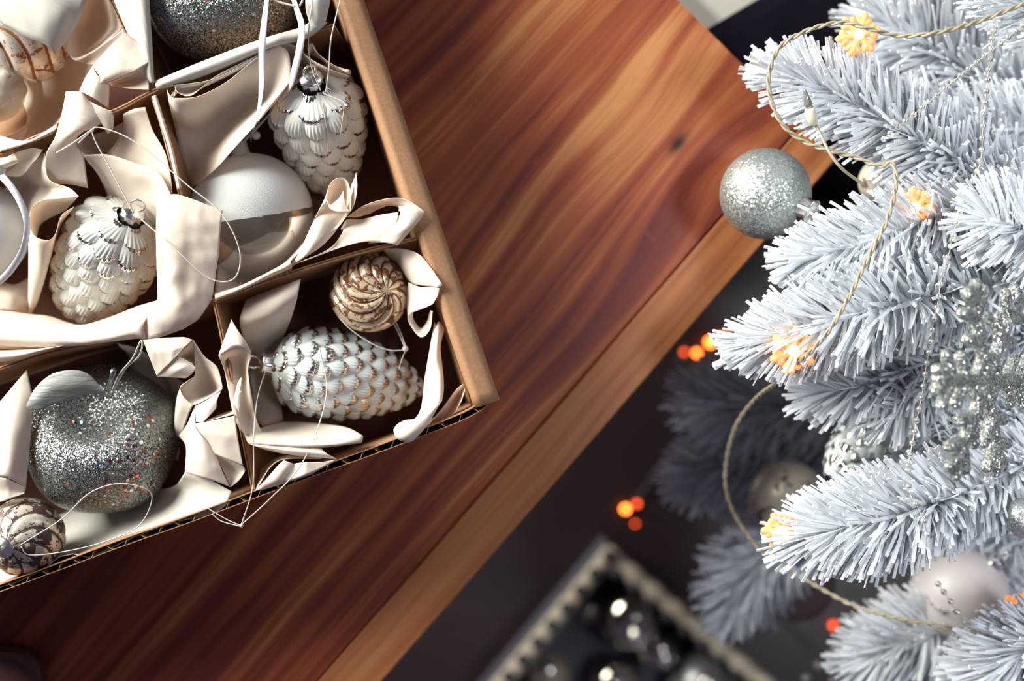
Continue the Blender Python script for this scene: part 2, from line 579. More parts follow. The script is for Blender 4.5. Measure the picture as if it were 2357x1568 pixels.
for (u, v) in ((0.08, 0.08), (1.2, 0.08), (0.08, total_w - 0.08), (1.2, total_w - 0.08)):
    q = CORN + fdir * u + nperp * v
    V, F = box_verts((q[0] - 0.025, q[1] - 0.025, 0), (q[0] + 0.025, q[1] + 0.025, ZTAB - 0.028))
    mk('leg', V, F, M['dark_wood'], table, False)

# ------------------------------------------------------------------ cardboard box
BX = P(560, 560, ZTAB)
box = thing('cardboard_box', (BX[0], BX[1], ZTAB), 'open brown cardboard box with dividers standing on the pine table', 'box')
LEAN = 10.0


def extrude_profile(A, B, prof, name, m, nseg=40, jit=0.0):
    """prof: (outward mm, z mm) closed loop swept from world point A to B; outward = right of A->B"""
    A, B = np.array(A), np.array(B)
    d = (B - A); L = np.linalg.norm(d); d /= L
    nrm = np.array([-d[1], d[0], 0.0])
    V = []
    for s in range(nseg + 1):
        t = s / nseg
        c = A + d * L * t
        wob = noise.noise((t * 6, 3.3, 0)) * jit
        for (o_, z_) in prof:
            V.append(c + nrm * ((o_ + wob) / 1000.0) + np.array([0, 0, (z_ + (wob if z_ > -30 else 0)) / 1000.0]))
    n = len(prof)
    F = grid_faces(n, nseg + 1, cu=True)
    F.append(tuple(range(n))[::-1]); F.append(tuple(nseg * n + k for k in range(n)))
    return mk(name, V, F, m, box, True)


prof = [(0 - LEAN, -108), (-1, -9), (-0.3, -4), (1.0, -1.4), (3.4, 0.2), (5.2, -0.1), (9, -0.9), (13.0, -1.7), (15.4, -3.2), (16.8, -6), (17, -10), (17 - LEAN - 4, -108),
        (15 - LEAN - 4, -108), (15.0, -10), (14.2, -6), (12, -4.2), (5, -2.6), (2.6, -4.5), (1.6, -9), (2.2 - LEAN, -108)]
right_wall = extrude_profile(PB(537, -700, 0), PB(1094, 940, 0), prof, 'side_panel', M['kraft'], 60, 0.5)
right_wall['label'] = 'folded double side with rounded rim'
# front wall: corrugated board, its flutes showing at the cut edge
FA, FB = np.array(PB(1140, 946, -2)), np.array(PB(-320, 1484, -2))
fd = FB - FA; FL = np.linalg.norm(fd[:2]); fd = fd / np.linalg.norm(fd)
fn = np.array([-fd[1], fd[0], 0.0])
if fn[1] > 0: fn = -fn          # outward (towards the lower side)
NS = 150


def front_sheet(off0, off1, zt, name, wob):
    V = []
    for s in range(NS + 1):
        t = s / NS
        c = FA + fd * FL * t
        w_ = noise.noise((t * 9 + wob, 1.7, 0)) * 0.7
        bend = -7.0 * math.exp(-(t * FL) / 0.012)
        for (o_, z_) in ((off0 - 3.0, -106), (off0, zt), (off1, zt), (off1 - 3.0, -106)):
            V.append(c + fn * ((o_ + w_ + bend) / 1000.0) + np.array([0, 0, (z_ + (w_ * 0.6 if z_ > -50 else 0)) / 1000.0]))
    F = grid_faces(4, NS + 1, cu=True)
    F += [(3, 2, 1, 0), (NS * 4, NS * 4 + 1, NS * 4 + 2, NS * 4 + 3)]
    return mk(name, V, F, M['kraft'], box, False)


front_sheet(-5.4, -4.9, 0.0, 'front_panel', 0.0)['label'] = 'inner liner of the front side'
front_sheet(-0.9, -0.5, -0.6, 'outer_liner', 0.0)
V = []
NF = int(FL / 0.0225) * 16
for s in range(NF + 1):
    t = s / NF
    c = FA + fd * FL * t
    w_ = noise.noise((t * 9, 1.7, 0)) * 0.7
    bend = -7.0 * math.exp(-(t * FL) / 0.012)
    q = max(-1, min(1, 2.6 * math.sin(2 * pi * s / 16.0 + 0.5 * noise.noise((s * 0.06, 4.4, 0)))))
    o_ = -2.9 + 2.0 * q + w_ + bend
    for dz, do in ((-1.0, 0), (-60, -1.6)):
        V.append(c + fn * ((o_ + do) / 1000.0) + np.array([0, 0, dz / 1000.0]))
fl_o = mk('corrugated_core', V, grid_faces(2, NF + 1), M['kraft_edge'], box, False)
modifier(fl_o, 'SOLIDIFY', thickness=0.0003)
bk = [(0, 0.0), (4.5, 0.0), (4.5, -106), (0, -106)]
extrude_profile(PB(-320, 1484, 0), PB(-877, -156, 0), bk, 'side_panel', M['kraft'], 8)
extrude_profile(PB(-877, -156, 0), PB(537, -700, 0), bk, 'back_panel', M['kraft'], 8)
# bottom of the box, in kraft darkened for shade
bpts = [PB(528, -690, 0), PB(1086, 942, 0), PB(-318, 1470, 0), PB(-868, -152, 0)]
V = [(p[0], p[1], 0.7515) for p in bpts] + [(p[0], p[1], 0.7545) for p in bpts]
mk('bottom_panel', V, [(3, 2, 1, 0), (4, 5, 6, 7), (0, 1, 5, 4), (1, 2, 6, 5), (2, 3, 7, 6), (3, 0, 4, 7)], M['kraft_shade'], box, False)


def divider(pts, ztop, seed, label=None, lean=0.0):
    p = catmull([PB(x, y, ztop) for x, y in pts], 110)
    t = np.gradient(p, axis=0); t[:, 2] = 0
    t /= np.linalg.norm(t, axis=1)[:, None]
    nr = np.stack([-t[:, 1], t[:, 0], 0 * t[:, 0]], axis=1)
    V = []
    for i in range(len(p)):
        j = noise.noise((i * 0.55, seed, 0)) * 0.5 + noise.noise((i * 0.13, seed, 5)) * 0.8
        h = 1.25 + 0.25 * noise.noise((i * 0.4, seed, 9))
        for (o_, z_) in ((-1.1, -100), (-1.1, -1.2), (-h, -0.2), (-0.35, 0.1), (-0.15, -1.0), (0.2, -1.0), (0.4, 0.0), (h, -0.3), (1.1, -1.4), (1.1, -100)):
            V.append(p[i] + nr[i] * (o_ + (lean if z_ < -50 else 0)) / 1000.0 + np.array([0, 0, (z_ + (j if z_ > -50 else 0)) / 1000.0]))
    n = 10
    F = grid_faces(n, len(p), cu=True)
    F += [tuple(range(n))[::-1], tuple((len(p) - 1) * n + k for k in range(n))]
    o = mk('divider', V, F, M['kraft'], box, False)
    if label: o['label'] = label
    return o


divider([(20, -500), (140, -260), (207, -112), (255, 0), (300, 95), (347, 212), (375, 300), (412, 440), (452, 570), (492, 692), (522, 830), (553, 980), (583, 1128)], -6, 1.0)
divider([(-640, 585), (-200, 425), (0, 352), (100, 308), (260, 256), (347, 212), (450, 168), (560, 127), (660, 92), (770, 58)], -4, 2.0)
divider([(-480, 1016), (-200, 915), (0, 848), (100, 815), (220, 787), (350, 745), (490, 692), (600, 652), (720, 612), (830, 580), (960, 548)], -5, 3.0)

# ------------------------------------------------------------------ crumpled paper
GP = 'crumpled paper lining the box cells'


def loft(curves, nu=26, nv=18, lin=False, lin_v=False):
    rows = [(linear if lin else catmull)([PB(*q) for q in c], nu) for c in curves]
    rows = np.array(rows)                     # curves x nu x 3
    cols = [(linear if lin_v else catmull)(rows[:, i, :], nv) for i in range(nu)]
    g = np.array(cols).transpose(1, 0, 2)     # nv x nu x 3
    return g.reshape(-1, 3), grid_faces(nu, nv)


def paper(label, lofts, m='paper', amp=0.9, thick=0.0003):
    mb = MB()
    for L in lofts:
        kw = {}
        if isinstance(L, tuple):
            L, kw = L
        V, F = loft(L, **kw)
        mb.add(V, F)
    V = np.array(mb.v)
    s = len(label) * 1.7
    for i, v in enumerate(V):
        n1 = noise.noise((v[0] * 55 + s, v[1] * 55, v[2] * 40))
        n2 = noise.noise((v[0] * 120 - s, v[1] * 120, v[2] * 60))
        V[i, 2] += amp * 0.001 * (1.4 * (0.35 - abs(n1)) + 0.5 * n2)
        V[i, 0] += amp * 0.0003 * n2
        V[i, 1] += amp * 0.0003 * n1
    o = mk('paper_sheet', V, mb.f, M[m], None, True, label, 'paper', GP)
    modifier(o, 'SOLIDIFY', thickness=thick, offset=0)
    return o


# --- upper left cell
paper('bright white paper flap over the top left corner, above the twisted ornaments', [
    [[(-160, -150, 0), (60, -150, 6), (230, -90, 0)], [(-140, -40, 8), (60, -30, 14), (200, 0, 4)],
     [(-80, 20, 10), (70, 35, 14), (140, 40, 12), (172, 66, 0)], [(-10, 46, 8), (60, 84, 10), (105, 104, 8), (127, 126, 2)]]], 'paper_white', 0.5)
paper('tan curled sheet beside the white flap with a rounded lower lip', [
    [[(160, 20, -18), (200, -40, -16), (238, -30, -18), (282, 62, -8)], [(160, 66, -16), (200, 50, -34), (238, 55, -30), (276, 72, -10)],
     [(154, 95, -6), (185, 110, -22), (225, 100, -20), (262, 82, -4)], [(153, 114, -2), (174, 137, -1), (220, 116, -1), (256, 88, 0)]],
    [[(153, 114, -2), (174, 138, -1), (215, 118, -1), (284, 66, 2)], [(158, 122, -4), (180, 141, -4), (226, 130, -3), (286, 78, 1)], [(164, 128, -6), (184, 142, -5), (226, 148, -4), (262, 118, -2)]]], 'paper_tan', 0.5)
paper('white paper standing folded at the first crossing of the dividers, triangular flap on top', [
    ([[(280, 66, 6), (300, 84, 4), (338, 118, 2), (328, 122, 1)], [(283, 78, 4), (303, 96, 3), (322, 112, 2), (345, 143, 3)], [(248, 112, 4), (268, 140, 6), (285, 158, 6), (310, 164, 5)], [(213, 152, 0), (226, 170, 3), (232, 185, 3), (225, 199, 0)]], dict(lin_v=True)),
    ([[(345, 143, 2), (290, 172, 3), (250, 192, 1)], [(342, 175, -3), (300, 186, -12), (256, 194, -14)], [(343, 207, -2), (300, 204, -3), (256, 198, -4)]], {}),
    ([[(213, 152, 0), (226, 175, 3), (252, 191, 0)], [(196, 180, -2), (220, 196, 2), (252, 215, -2)], [(183, 210, -4), (212, 224, 0), (250, 250, -6)]], {}),
], 'paper', 0.4)
paper('long cream paper draped over the left divider down towards the white ball', [
    ([[(152, 211, 2), (184, 212, 5), (205, 232, 3)], [(146, 245, 3), (185, 250, 6), (222, 256, 3)], [(136, 285, 4), (185, 290, 6), (234, 283, 0)],
      [(126, 318, 2), (150, 322, 3), (184, 308, 0)], [(107, 352, -4), (142, 350, -4), (174, 334, -3)], [(103, 390, -10), (150, 385, -12), (192, 358, -8)],
      [(122, 424, -18), (160, 424, -18), (203, 433, -20)]], {}),
    ([[(205, 232, 3), (232, 246, 3), (255, 256, 2)], [(222, 262, 3), (242, 270, 2), (261, 268, 0)], [(240, 295, -1), (250, 298, -1), (260, 294, -2)], [(248, 308, -5), (252, 306, -5), (256, 302, -5)]], {}),
], 'paper', 0.6)
# floor-side tan sheet of the upper-left cell
paper('shaded tan paper lining the upper left cell around the clear bauble', [
    [[(60, 90, -60), (160, 90, -50), (225, 140, -30)], [(80, 160, -80), (140, 170, -70), (215, 160, -35)], [(90, 230, -85), (140, 240, -75), (190, 210, -40)], [(50, 330, -75), (100, 310, -55), (150, 270, -30)]],
    [[(0, 312, -14), (62, 324, -4), (132, 286, -3)], [(0, 345, -3), (60, 330, 0), (128, 300, -1)], [(0, 352, -8), (50, 336, -8), (120, 310, -8)]]], 'paper_tan', 1.0)
# --- middle left cell
paper('peach paper leaning on the middle divider behind the left pine cone', [
    [[(284, 262, -6), (310, 250, -4), (334, 246, -6)], [(283, 292, -14), (315, 290, -10), (352, 300, -8)], [(268, 330, -24), (312, 340, -14), (380, 350, -6)],
     [(240, 356, -34), (300, 375, -20), (392, 400, -4)], [(250, 380, -44), (330, 420, -30), (397, 446, -4)]],
    [[(350, 222, 1), (372, 290, 1), (390, 350, 1), (409, 436, 1)], [(358, 220, 2), (380, 290, 2), (398, 350, 2), (416, 434, 2)], [(361, 220, -14), (382, 290, -14), (400, 350, -14), (418, 434, -14)]],
    [[(172, 322, -14), (174, 344, -12), (192, 357, -10)], [(205, 312, -34), (215, 335, -40), (212, 356, -30)], [(250, 300, -30), (255, 330, -40), (240, 356, -34)], [(284, 280, -14), (276, 318, -20), (262, 345, -26)]],
], 'paper_tan', 0.7)
paper('cream strip of paper running behind the cap of the left pine cone', [
    [[(192, 358, -9), (248, 356, -10), (310, 375, -6), (364, 397, -2), (396, 452, 0)], [(204, 374, -16), (250, 385, -14), (310, 405, -8), (362, 425, -4), (390, 462, -2)],
     [(216, 388, -26), (256, 428, -28), (300, 450, -26), (350, 470, -16), (372, 480, -8)], [(232, 410, -40), (256, 462, -46), (300, 500, -50), (350, 520, -40), (368, 520, -24)]]], 'paper', 0.8)
paper('curled tan sheet open like a tube right of the white satin ball', [
    [[(0, 386, -30), (50, 372, -22), (104, 352, -8)], [(10, 420, -55), (60, 420, -50), (112, 412, -10)], [(45, 470, -50), (100, 440, -30), (160, 433, -6)], [(66, 500, -40), (110, 463, -12), (182, 452, 0)]],
    [[(66, 520, -5), (73, 480, -5), (98, 461, -5), (135, 457, -5), (181, 452, 0)], [(72, 535, -22), (80, 500, -26), (102, 482, -28), (135, 472, -26), (172, 462, -16)], [(84, 550, -40), (92, 520, -48), (110, 505, -48), (130, 495, -44), (150, 485, -36)]],
    [[(66, 520, -5), (82, 546, -3), (113, 553, -2), (128, 538, -3), (141, 497, -4), (171, 476, -2)], [(66, 600, -22), (80, 612, -18), (98, 622, -18), (110, 612, -22), (122, 570, -34), (140, 520, -44)],
     [(65, 690, -46), (70, 700, -42), (76, 700, -42), (88, 690, -44), (100, 650, -52), (118, 590, -62)], [(64, 728, -60), (68, 728, -58), (72, 724, -58), (78, 712, -58), (90, 680, -64), (100, 640, -74)]],
], 'paper', 0.5)
paper('small rolled strip of paper at the left edge under the divider', [
    [[(-20, 366, -4), (14, 362, -2), (34, 352, -6)], [(-20, 380, -2), (14, 378, 0), (42, 370, -4)], [(-20, 392, -8), (10, 388, -7), (40, 374, -8)]],
    [[(34, 352, -6), (70, 342, -4), (99, 345, -5)], [(40, 372, -14), (70, 364, -12), (88, 362, -8)], [(12, 396, -20), (50, 402, -18), (74, 376, -10)], [(-10, 402, -26), (40, 404, -22), (68, 386, -14)]]], 'paper', 0.4)
paper('tan paper below the white satin ball in the left cell', [
    [[(-20, 640, -60), (30, 655, -55), (66, 640, -60)], [(-20, 675, -40), (30, 680, -40), (66, 690, -50)], [(-20, 712, -36), (30, 716, -40), (64, 726, -56)]]], 'paper_tan', 0.9)
paper('broad cream band of paper folded over the second divider below the left pine cone', [
    [[(-30, 706, -42), (62, 722, -42), (115, 728, -44), (180, 748, -40), (240, 735, -30), (320, 704, -18), (366, 690, -3)],
     [(-30, 728, -20), (80, 736, -20), (150, 752, -16), (220, 755, -10), (285, 738, -6), (345, 722, 1)],
     [(-30, 758, -4), (90, 768, -3), (180, 775, 0), (260, 765, 2), (330, 748, 4)],
     [(-30, 784, -3), (80, 792, -2), (160, 792, 0), (240, 786, 2), (310, 770, 3), (335, 780, 0)],
     [(-30, 800, -16), (80, 806, -14), (150, 802, -12), (230, 790, -10), (320, 778, -6)]],
    [[(-30, 836, -2), (40, 828, 0), (110, 806, -2), (170, 790, -3)], [(-30, 820, 1), (40, 815, 2), (110, 802, 0), (165, 792, -2)], [(-30, 808, -8), (40, 806, -8), (110, 800, -8), (160, 792, -9)]],
], 'paper', 0.9)
paper('large wrinkled white paper hanging between the left pine cone and the clear bauble', [
    ([[(361, 461, 0), (398, 447, 3), (440, 458, 4), (513, 484, 3)], [(360, 520, 3), (400, 512, 7), (448, 520, 6), (508, 530, 2)], [(360, 585, 4), (402, 575, 7), (440, 592, 4), (503, 590, 0)],
      [(363, 645, 2), (400, 640, 6), (436, 660, 2), (494, 648, -3)], [(364, 690, -2), (396, 694, 5), (432, 700, 3), (486, 694, -4)], [(320, 740, -2), (352, 732, 4), (398, 738, 5), (456, 736, -2)], [(334, 781, -1), (350, 780, 1), (380, 772, 1), (424, 757, -3)]],
     dict(lin_v=True, nu=34, nv=30))], 'paper', 1.5)
# --- lower left cell
paper('white paper flap along the left edge beside the glitter apple', [
    ([[(-30, 955, -10), (0, 925, -8), (62, 851, -10)], [(-30, 1000, -6), (20, 985, 0), (76, 925, -10)], [(-30, 1060, -4), (20, 1070, 4), (70, 1010, -8)], [(-30, 1095, -2), (15, 1100, 3), (60, 1122, -4)]], {}),
    ([[(-30, 1095, -2), (15, 1102, 3), (60, 1122, -4)], [(-30, 1130, -4), (20, 1126, -2), (58, 1132, -6)], [(-30, 1165, -4), (15, 1152, -2), (57, 1136, -5)]], dict(lin=True))], 'paper', 0.5)
paper('crumpled cream paper wedged between the glitter apple and the middle divider, upper piece', [
    ([[(329, 783, 0), (370, 778, 3), (425, 776, 3), (446, 783, 2)], [(340, 812, -1), (368, 810, 3), (400, 805, 5), (428, 797, 4)], [(362, 867, -4), (375, 852, 0), (392, 835, 3), (407, 818, 4)]], dict(lin=True, lin_v=True)),
    ([[(407, 818, 4), (428, 799, 3), (446, 784, 2)], [(416, 822, -12), (440, 820, -16), (460, 806, -4)], [(440, 835, -4), (455, 838, -14), (472, 823, -3)]], {}),
    ([[(362, 867, -4), (385, 842, 0), (408, 818, 3)], [(390, 868, -3), (415, 848, 3), (442, 836, 0)], [(428, 870, -6), (440, 862, 0), (452, 848, 0)]], dict(lin_v=True)),
    ([[(446, 784, 2), (458, 802, 0), (472, 822, -2), (500, 846, -3), (513, 892, -4)], [(448, 846, -6), (462, 840, -10), (478, 848, -10), (492, 866, -8), (512, 893, -4)], [(446, 868, -4), (462, 880, -22), (478, 890, -24), (494, 896, -18), (512, 894, -5)],
      [(415, 892, -3), (425, 915, -8), (443, 932, -4), (474, 920, -4), (511, 896, -5)]], {}),
    ([[(446, 868, -3), (428, 880, -1), (415, 892, -2), (424, 915, -2), (445, 933, -2)], [(430, 880, -10), (418, 892, -8), (410, 908, -8), (412, 940, -8), (436, 950, -6)], [(420, 890, -34), (410, 910, -34), (404, 940, -30), (404, 975, -28), (424, 985, -20)], [(410, 930, -60), (406, 950, -60), (402, 970, -58), (402, 1004, -56), (414, 1004, -40)]], {}),
], 'paper', 0.5)
paper('flat tan flap with folded triangular ends right of the glitter apple', [
    ([[(446, 976, 2), (490, 968, 3), (541, 957, 2)], [(462, 998, 3), (505, 1000, 5), (548, 1010, 4)], [(496, 1046, 2), (525, 1058, 3), (559, 1072, 2)]], dict(lin_v=True)),
    ([[(450, 984, 2), (462, 1000, 4), (480, 1020, 3), (497, 1046, 1)], [(438, 1035, 0), (465, 1050, 5), (490, 1070, 4), (512, 1085, 2)], [(426, 1088, -4), (460, 1098, 0), (495, 1108, 0), (530, 1122, -3)]], dict(lin_v=True)),
    ([[(497, 1047, 0), (528, 1060, -1), (560, 1074, 0)], [(510, 1075, -10), (540, 1085, -8), (564, 1082, -2)], [(531, 1122, -3), (550, 1106, -3), (562, 1090, -3)]], {}),
    ([[(448, 936, -3), (475, 922, -4), (510, 898, -6)], [(450, 955, -1), (474, 946, 0), (500, 920, -3)], [(452, 972, 1), (470, 970, 2), (498, 940, -2)]], {}),
    ([[(475, 970, 0), (505, 962, 1), (538, 954, 1)], [(478, 968, -8), (505, 958, -10), (536, 948, -8)], [(480, 966, -22), (505, 955, -24), (534, 944, -20)]], {}),
    ([[(412, 1004, -30), (432, 975, -10), (447, 938, -4)], [(428, 1030, -24), (442, 990, -4), (450, 976, 1)], [(426, 1087, -8), (440, 1035, -1), (450, 985, 1)]], {}),
], 'paper', 0.4)
paper('wide pale sheet spread under the glitter apple along the front side', [
    [[(426, 1086, -8), (470, 1098, -5), (533, 1131, -4)], [(400, 1120, -40), (450, 1130, -22), (505, 1178, -6)], [(330, 1130, -90), (362, 1180, -38), (400, 1204, -8)], [(240, 1150, -92), (270, 1225, -40), (300, 1240, -6)],
     [(150, 1180, -92), (185, 1262, -40), (210, 1283, -7)], [(90, 1200, -92), (122, 1280, -42), (152, 1274, -10)], [(20, 1230, -90), (62, 1308, -40), (98, 1312, -8)], [(-30, 1320, -62), (-10, 1332, -34), (22, 1347, -6)], [(-80, 1330, -60), (-60, 1350, -30), (-40, 1360, -6)]],
    [[(440, 880, -50), (420, 960, -60), (410, 1060, -60)], [(420, 880, -72), (400, 960, -80), (390, 1060, -80)], [(330, 810, -50), (380, 900, -80), (360, 1120, -88)], [(270, 790, -30), (300, 860, -70), (260, 1160, -92)]],
], 'paper_white', 0.8)
# --- middle right cell
paper('large cream sheet folded along the divider left of the clear bauble, shaded in its hollow', [
    [[(384, 204, -3), (392, 222, 0), (408, 226, 0), (455, 222, 0), (520, 190, 1), (596, 128, 2), (640, 104, 2)], [(392, 250, -8), (410, 262, -6), (440, 262, -12), (500, 236, -22), (560, 205, -24), (612, 175, -14), (664, 122, 0)],
     [(404, 300, -30), (430, 306, -36), (466, 312, -46), (520, 272, -48), (575, 240, -40), (620, 220, -18), (668, 180, -2)], [(416, 360, -44), (440, 372, -46), (470, 372, -34), (525, 322, -22), (570, 285, -10), (610, 250, -2), (655, 205, -1)],
     [(425, 420, -52), (436, 428, -46), (452, 425, -30), (500, 385, -14), (545, 335, -6), (590, 286, -2), (640, 228, -2)]],
    [[(392, 222, 0), (402, 208, -6), (420, 200, -8), (470, 188, -8), (540, 160, -6), (600, 126, 0)], [(402, 222, -2), (412, 212, -8), (432, 212, -12), (476, 198, -10), (540, 164, -6), (600, 127, 0)], [(403, 196, -1), (408, 212, -1), (440, 220, -1), (490, 180, 0), (545, 150, 1), (604, 122, 2)]],
], 'paper', 0.5)
paper('pleated white paper edge along the divider under the silver glitter apple', [
    [[(400, 196, -1), (440, 192, 1), (490, 182, 1), (560, 148, 2), (604, 118, 2)], [(402, 204, -6), (440, 198, -4), (488, 188, -3), (560, 154, -2), (604, 123, 0)], [(410, 206, -16), (445, 202, -16), (490, 192, -16), (560, 158, -14), (604, 128, -12)]]], 'paper_white', 0.5)
paper('creased cream paper behind the top of the upright white pine cone', [
    [[(640, 104, 0), (662, 100, -2), (690, 112, -6), (712, 134, -4), (760, 160, -2), (806, 176, -4)], [(650, 130, -30), (680, 140, -40), (700, 150, -34), (730, 160, -20), (770, 172, -16), (800, 180, -18)], [(662, 180, -60), (690, 190, -62), (710, 190, -56), (735, 190, -46), (770, 190, -44), (796, 194, -44)]],
    [[(706, 112, -6), (718, 100, -2), (726, 118, -4), (756, 142, -5), (798, 168, -3)], [(712, 120, -10), (724, 110, -10), (732, 124, -12), (762, 150, -12), (806, 162, -4)], [(704, 124, -20), (720, 128, -24), (738, 138, -24), (770, 160, -20), (808, 172, -12)]],
], 'paper', 0.5)
paper('narrow rolled tube of cream paper pointing up between clear bauble and upright cone', [
    [[(753, 462, 2), (756, 432, 0), (772, 412, -2), (795, 412, -4), (806, 436, -4), (808, 466, 2)], [(736, 482, 2), (745, 466, -4), (765, 455, -14), (785, 455, -16), (796, 466, -10), (806, 486, 4)], [(712, 530, 2), (724, 515, 3), (745, 505, 2), (770, 500, -2), (790, 500, -6), (796, 500, 2)],
     [(690, 580, 0), (706, 566, 3), (722, 556, 5), (740, 548, 4), (756, 540, 1), (770, 535, -2)], [(668, 612, -4), (690, 600, 0), (706, 590, 2), (722, 580, 2), (736, 570, 0), (748, 560, -4)]],
    [[(753, 462, 2), (760, 480, 4), (780, 488, 5), (806, 488, 4)], [(762, 470, 0), (772, 474, 3), (784, 470, 4), (796, 470, 3)], [(776, 460, -4), (780, 458, 0), (786, 448, 0), (790, 440, 0)]],
    [[(806, 488, 4), (816, 468, 0), (822, 430, -2), (820, 398, -4)], [(808, 478, -2), (812, 458, -8), (814, 430, -10), (816, 410, -10)], [(802, 470, -20), (806, 450, -24), (808, 430, -24), (812, 420, -22)]],
], 'paper', 0.35)
paper('looped sheet of cream paper touching the box rim below the upright cone', [
    [[(806, 495, -4), (835, 475, -4), (880, 460, 0), (920, 456, 3), (948, 466, 4), (977, 487, 5)], [(800, 500, -14), (830, 492, -20), (870, 480, -16), (905, 470, -6), (935, 474, 0), (952, 482, 3)], [(806, 498, -20), (820, 500, -22), (850, 492, -20), (885, 474, -14), (915, 476, -10), (918, 486, -4)]],
    [[(918, 474, 2), (940, 476, 5), (960, 482, 6), (977, 487, 5)], [(917, 500, 1), (930, 515, 6), (945, 520, 6), (968, 505, 3)], [(848, 560, -1), (880, 558, 3), (905, 562, 4), (914, 566, 1)]],
    [[(784, 528, -6), (800, 505, -8), (830, 505, -8), (875, 495, -5), (917, 488, -2)], [(790, 532, -2), (805, 530, -2), (840, 526, -2), (880, 510, 0), (916, 494, 1)], [(755, 575, -6), (790, 560, -3), (830, 545, 0), (875, 530, 2), (917, 500, 2)], [(668, 612, -4), (730, 590, -2), (790, 568, 1), (848, 556, 2), (905, 560, 3)]],
], 'paper', 0.4)
paper('cream paper lining the front of the clear bauble cell along the divider', [
    [[(506, 560, -60), (560, 620, -74), (640, 610, -60), (712, 545, -30)], [(500, 620, -40), (560, 648, -52), (620, 630, -34), (690, 580, -8)], [(494, 676, -6), (545, 662, -8), (600, 636, -4), (670, 600, 1)], [(496, 690, -2), (550, 668, 0), (610, 638, 2), (672, 610, 1)], [(498, 692, -14), (550, 672, -14), (610, 648, -12), (672, 622, -12)]]], 'paper', 0.5)
paper('pale tan paper hollow under the clear half of the flocked bauble', [
    [[(440, 500, -40), (480, 560, -88), (560, 570, -98), (660, 545, -98), (740, 480, -80)], [(470, 600, -34), (520, 630, -66), (590, 630, -72), (680, 590, -62), (760, 500, -40)], [(498, 690, -20), (545, 680, -40), (620, 650, -44), (690, 600, -30), (770, 510, -20)]]], 'paper', 0.9)
# --- lower right cell
paper('white paper panel rising left of the gold ball', [
    [[(566, 690, -22), (610, 672, -16), (650, 658, -12), (692, 642, -8)], [(552, 735, -18), (590, 725, -12), (635, 712, -8), (684, 686, -10)], [(560, 780, -34), (588, 775, -34), (628, 765, -40), (668, 738, -34)],
     [(570, 830, -64), (598, 828, -66), (622, 815, -70), (648, 792, -64)], [(578, 890, -70), (600, 890, -72), (622, 882, -74), (640, 868, -76)], [(584, 960, -52), (610, 985, -40), (634, 982, -46), (652, 968, -64)]]], 'paper', 0.8)
paper('curled paper lip over the middle divider left of the silver cone cap', [
    [[(533, 736, 0), (548, 760, 2), (565, 785, 2), (578, 808, 0)], [(518, 776, 2), (535, 788, 5), (556, 796, 5), (577, 812, 0)], [(503, 819, 0), (524, 806, 3), (548, 798, 3), (574, 806, -1), (578, 822, -2)]],
    [[(503, 819, 0), (524, 806, 2), (548, 799, 2), (570, 806, -1), (578, 822, -2)], [(516, 850, -6), (532, 840, -14), (550, 840, -20), (564, 845, -14), (571, 852, -4)], [(526, 900, -3), (542, 895, -6), (555, 900, -14), (570, 905, -12), (578, 905, -5)], [(536, 950, -2), (548, 960, -2), (560, 975, -8), (578, 978, -12), (590, 965, -8)], [(552, 990, -2), (566, 1000, 0), (580, 1000, -6), (600, 1000, -12), (606, 998, -14)]],
    [[(548, 880, -4), (556, 872, 1), (552, 925, 0)], [(538, 918, -2), (548, 906, 2), (556, 900, 2)], [(536, 928, -4), (542, 935, 0), (550, 948, 0)]],
], 'paper', 0.5)
paper('rounded folded band of paper below the silver pine cone', [
    [[(560, 992, -2), (600, 985, -24), (650, 970, -44), (740, 975, -40), (800, 985, -20), (834, 1002, -2)], [(566, 1010, 0), (620, 1008, -4), (690, 1008, -8), (760, 1008, -4), (800, 1004, 0), (836, 1006, 0)], [(572, 1021, 0), (630, 1024, 2), (700, 1026, 3), (770, 1024, 3), (815, 1020, 2), (833, 1018, 0)],
     [(580, 1024, -6), (640, 1030, -6), (710, 1032, -6), (770, 1028, -6), (812, 1022, -6), (828, 1020, -6)]],
    [[(572, 1021, 0), (620, 1024, 0), (680, 1028, 0), (740, 1032, -1)], [(590, 1028, 1), (640, 1034, 2), (700, 1040, 3), (752, 1044, 2)], [(606, 1034, -1), (650, 1044, 0), (710, 1052, 1), (776, 1057, 0)]],
], 'paper', 0.7)
paper('creased white scrap of paper in the front corner beside the middle divider', [
    [[(586, 1130, 0), (612, 1104, 2), (640, 1072, 2), (653, 1060, 1)], [(602, 1128, 0), (630, 1108, 4), (652, 1082, 4), (672, 1066, 1)], [(630, 1120, -2), (655, 1106, 1), (672, 1086, 0), (676, 1068, -2)], [(668, 1108, -2), (690, 1098, 2), (705, 1082, 2), (700, 1064, 2)], [(710, 1094, -2), (725, 1084, 1), (735, 1074, 1), (738, 1064, 1)], [(770, 1062, -2), (772, 1060, -1), (774, 1059, 0), (776, 1057, 0)]],
    [[(590, 1126, -4), (640, 1062, -4), (740, 1056, -4)], [(600, 1080, -30), (650, 1050, -30), (740, 1050, -20)]],
], 'paper', 0.5)
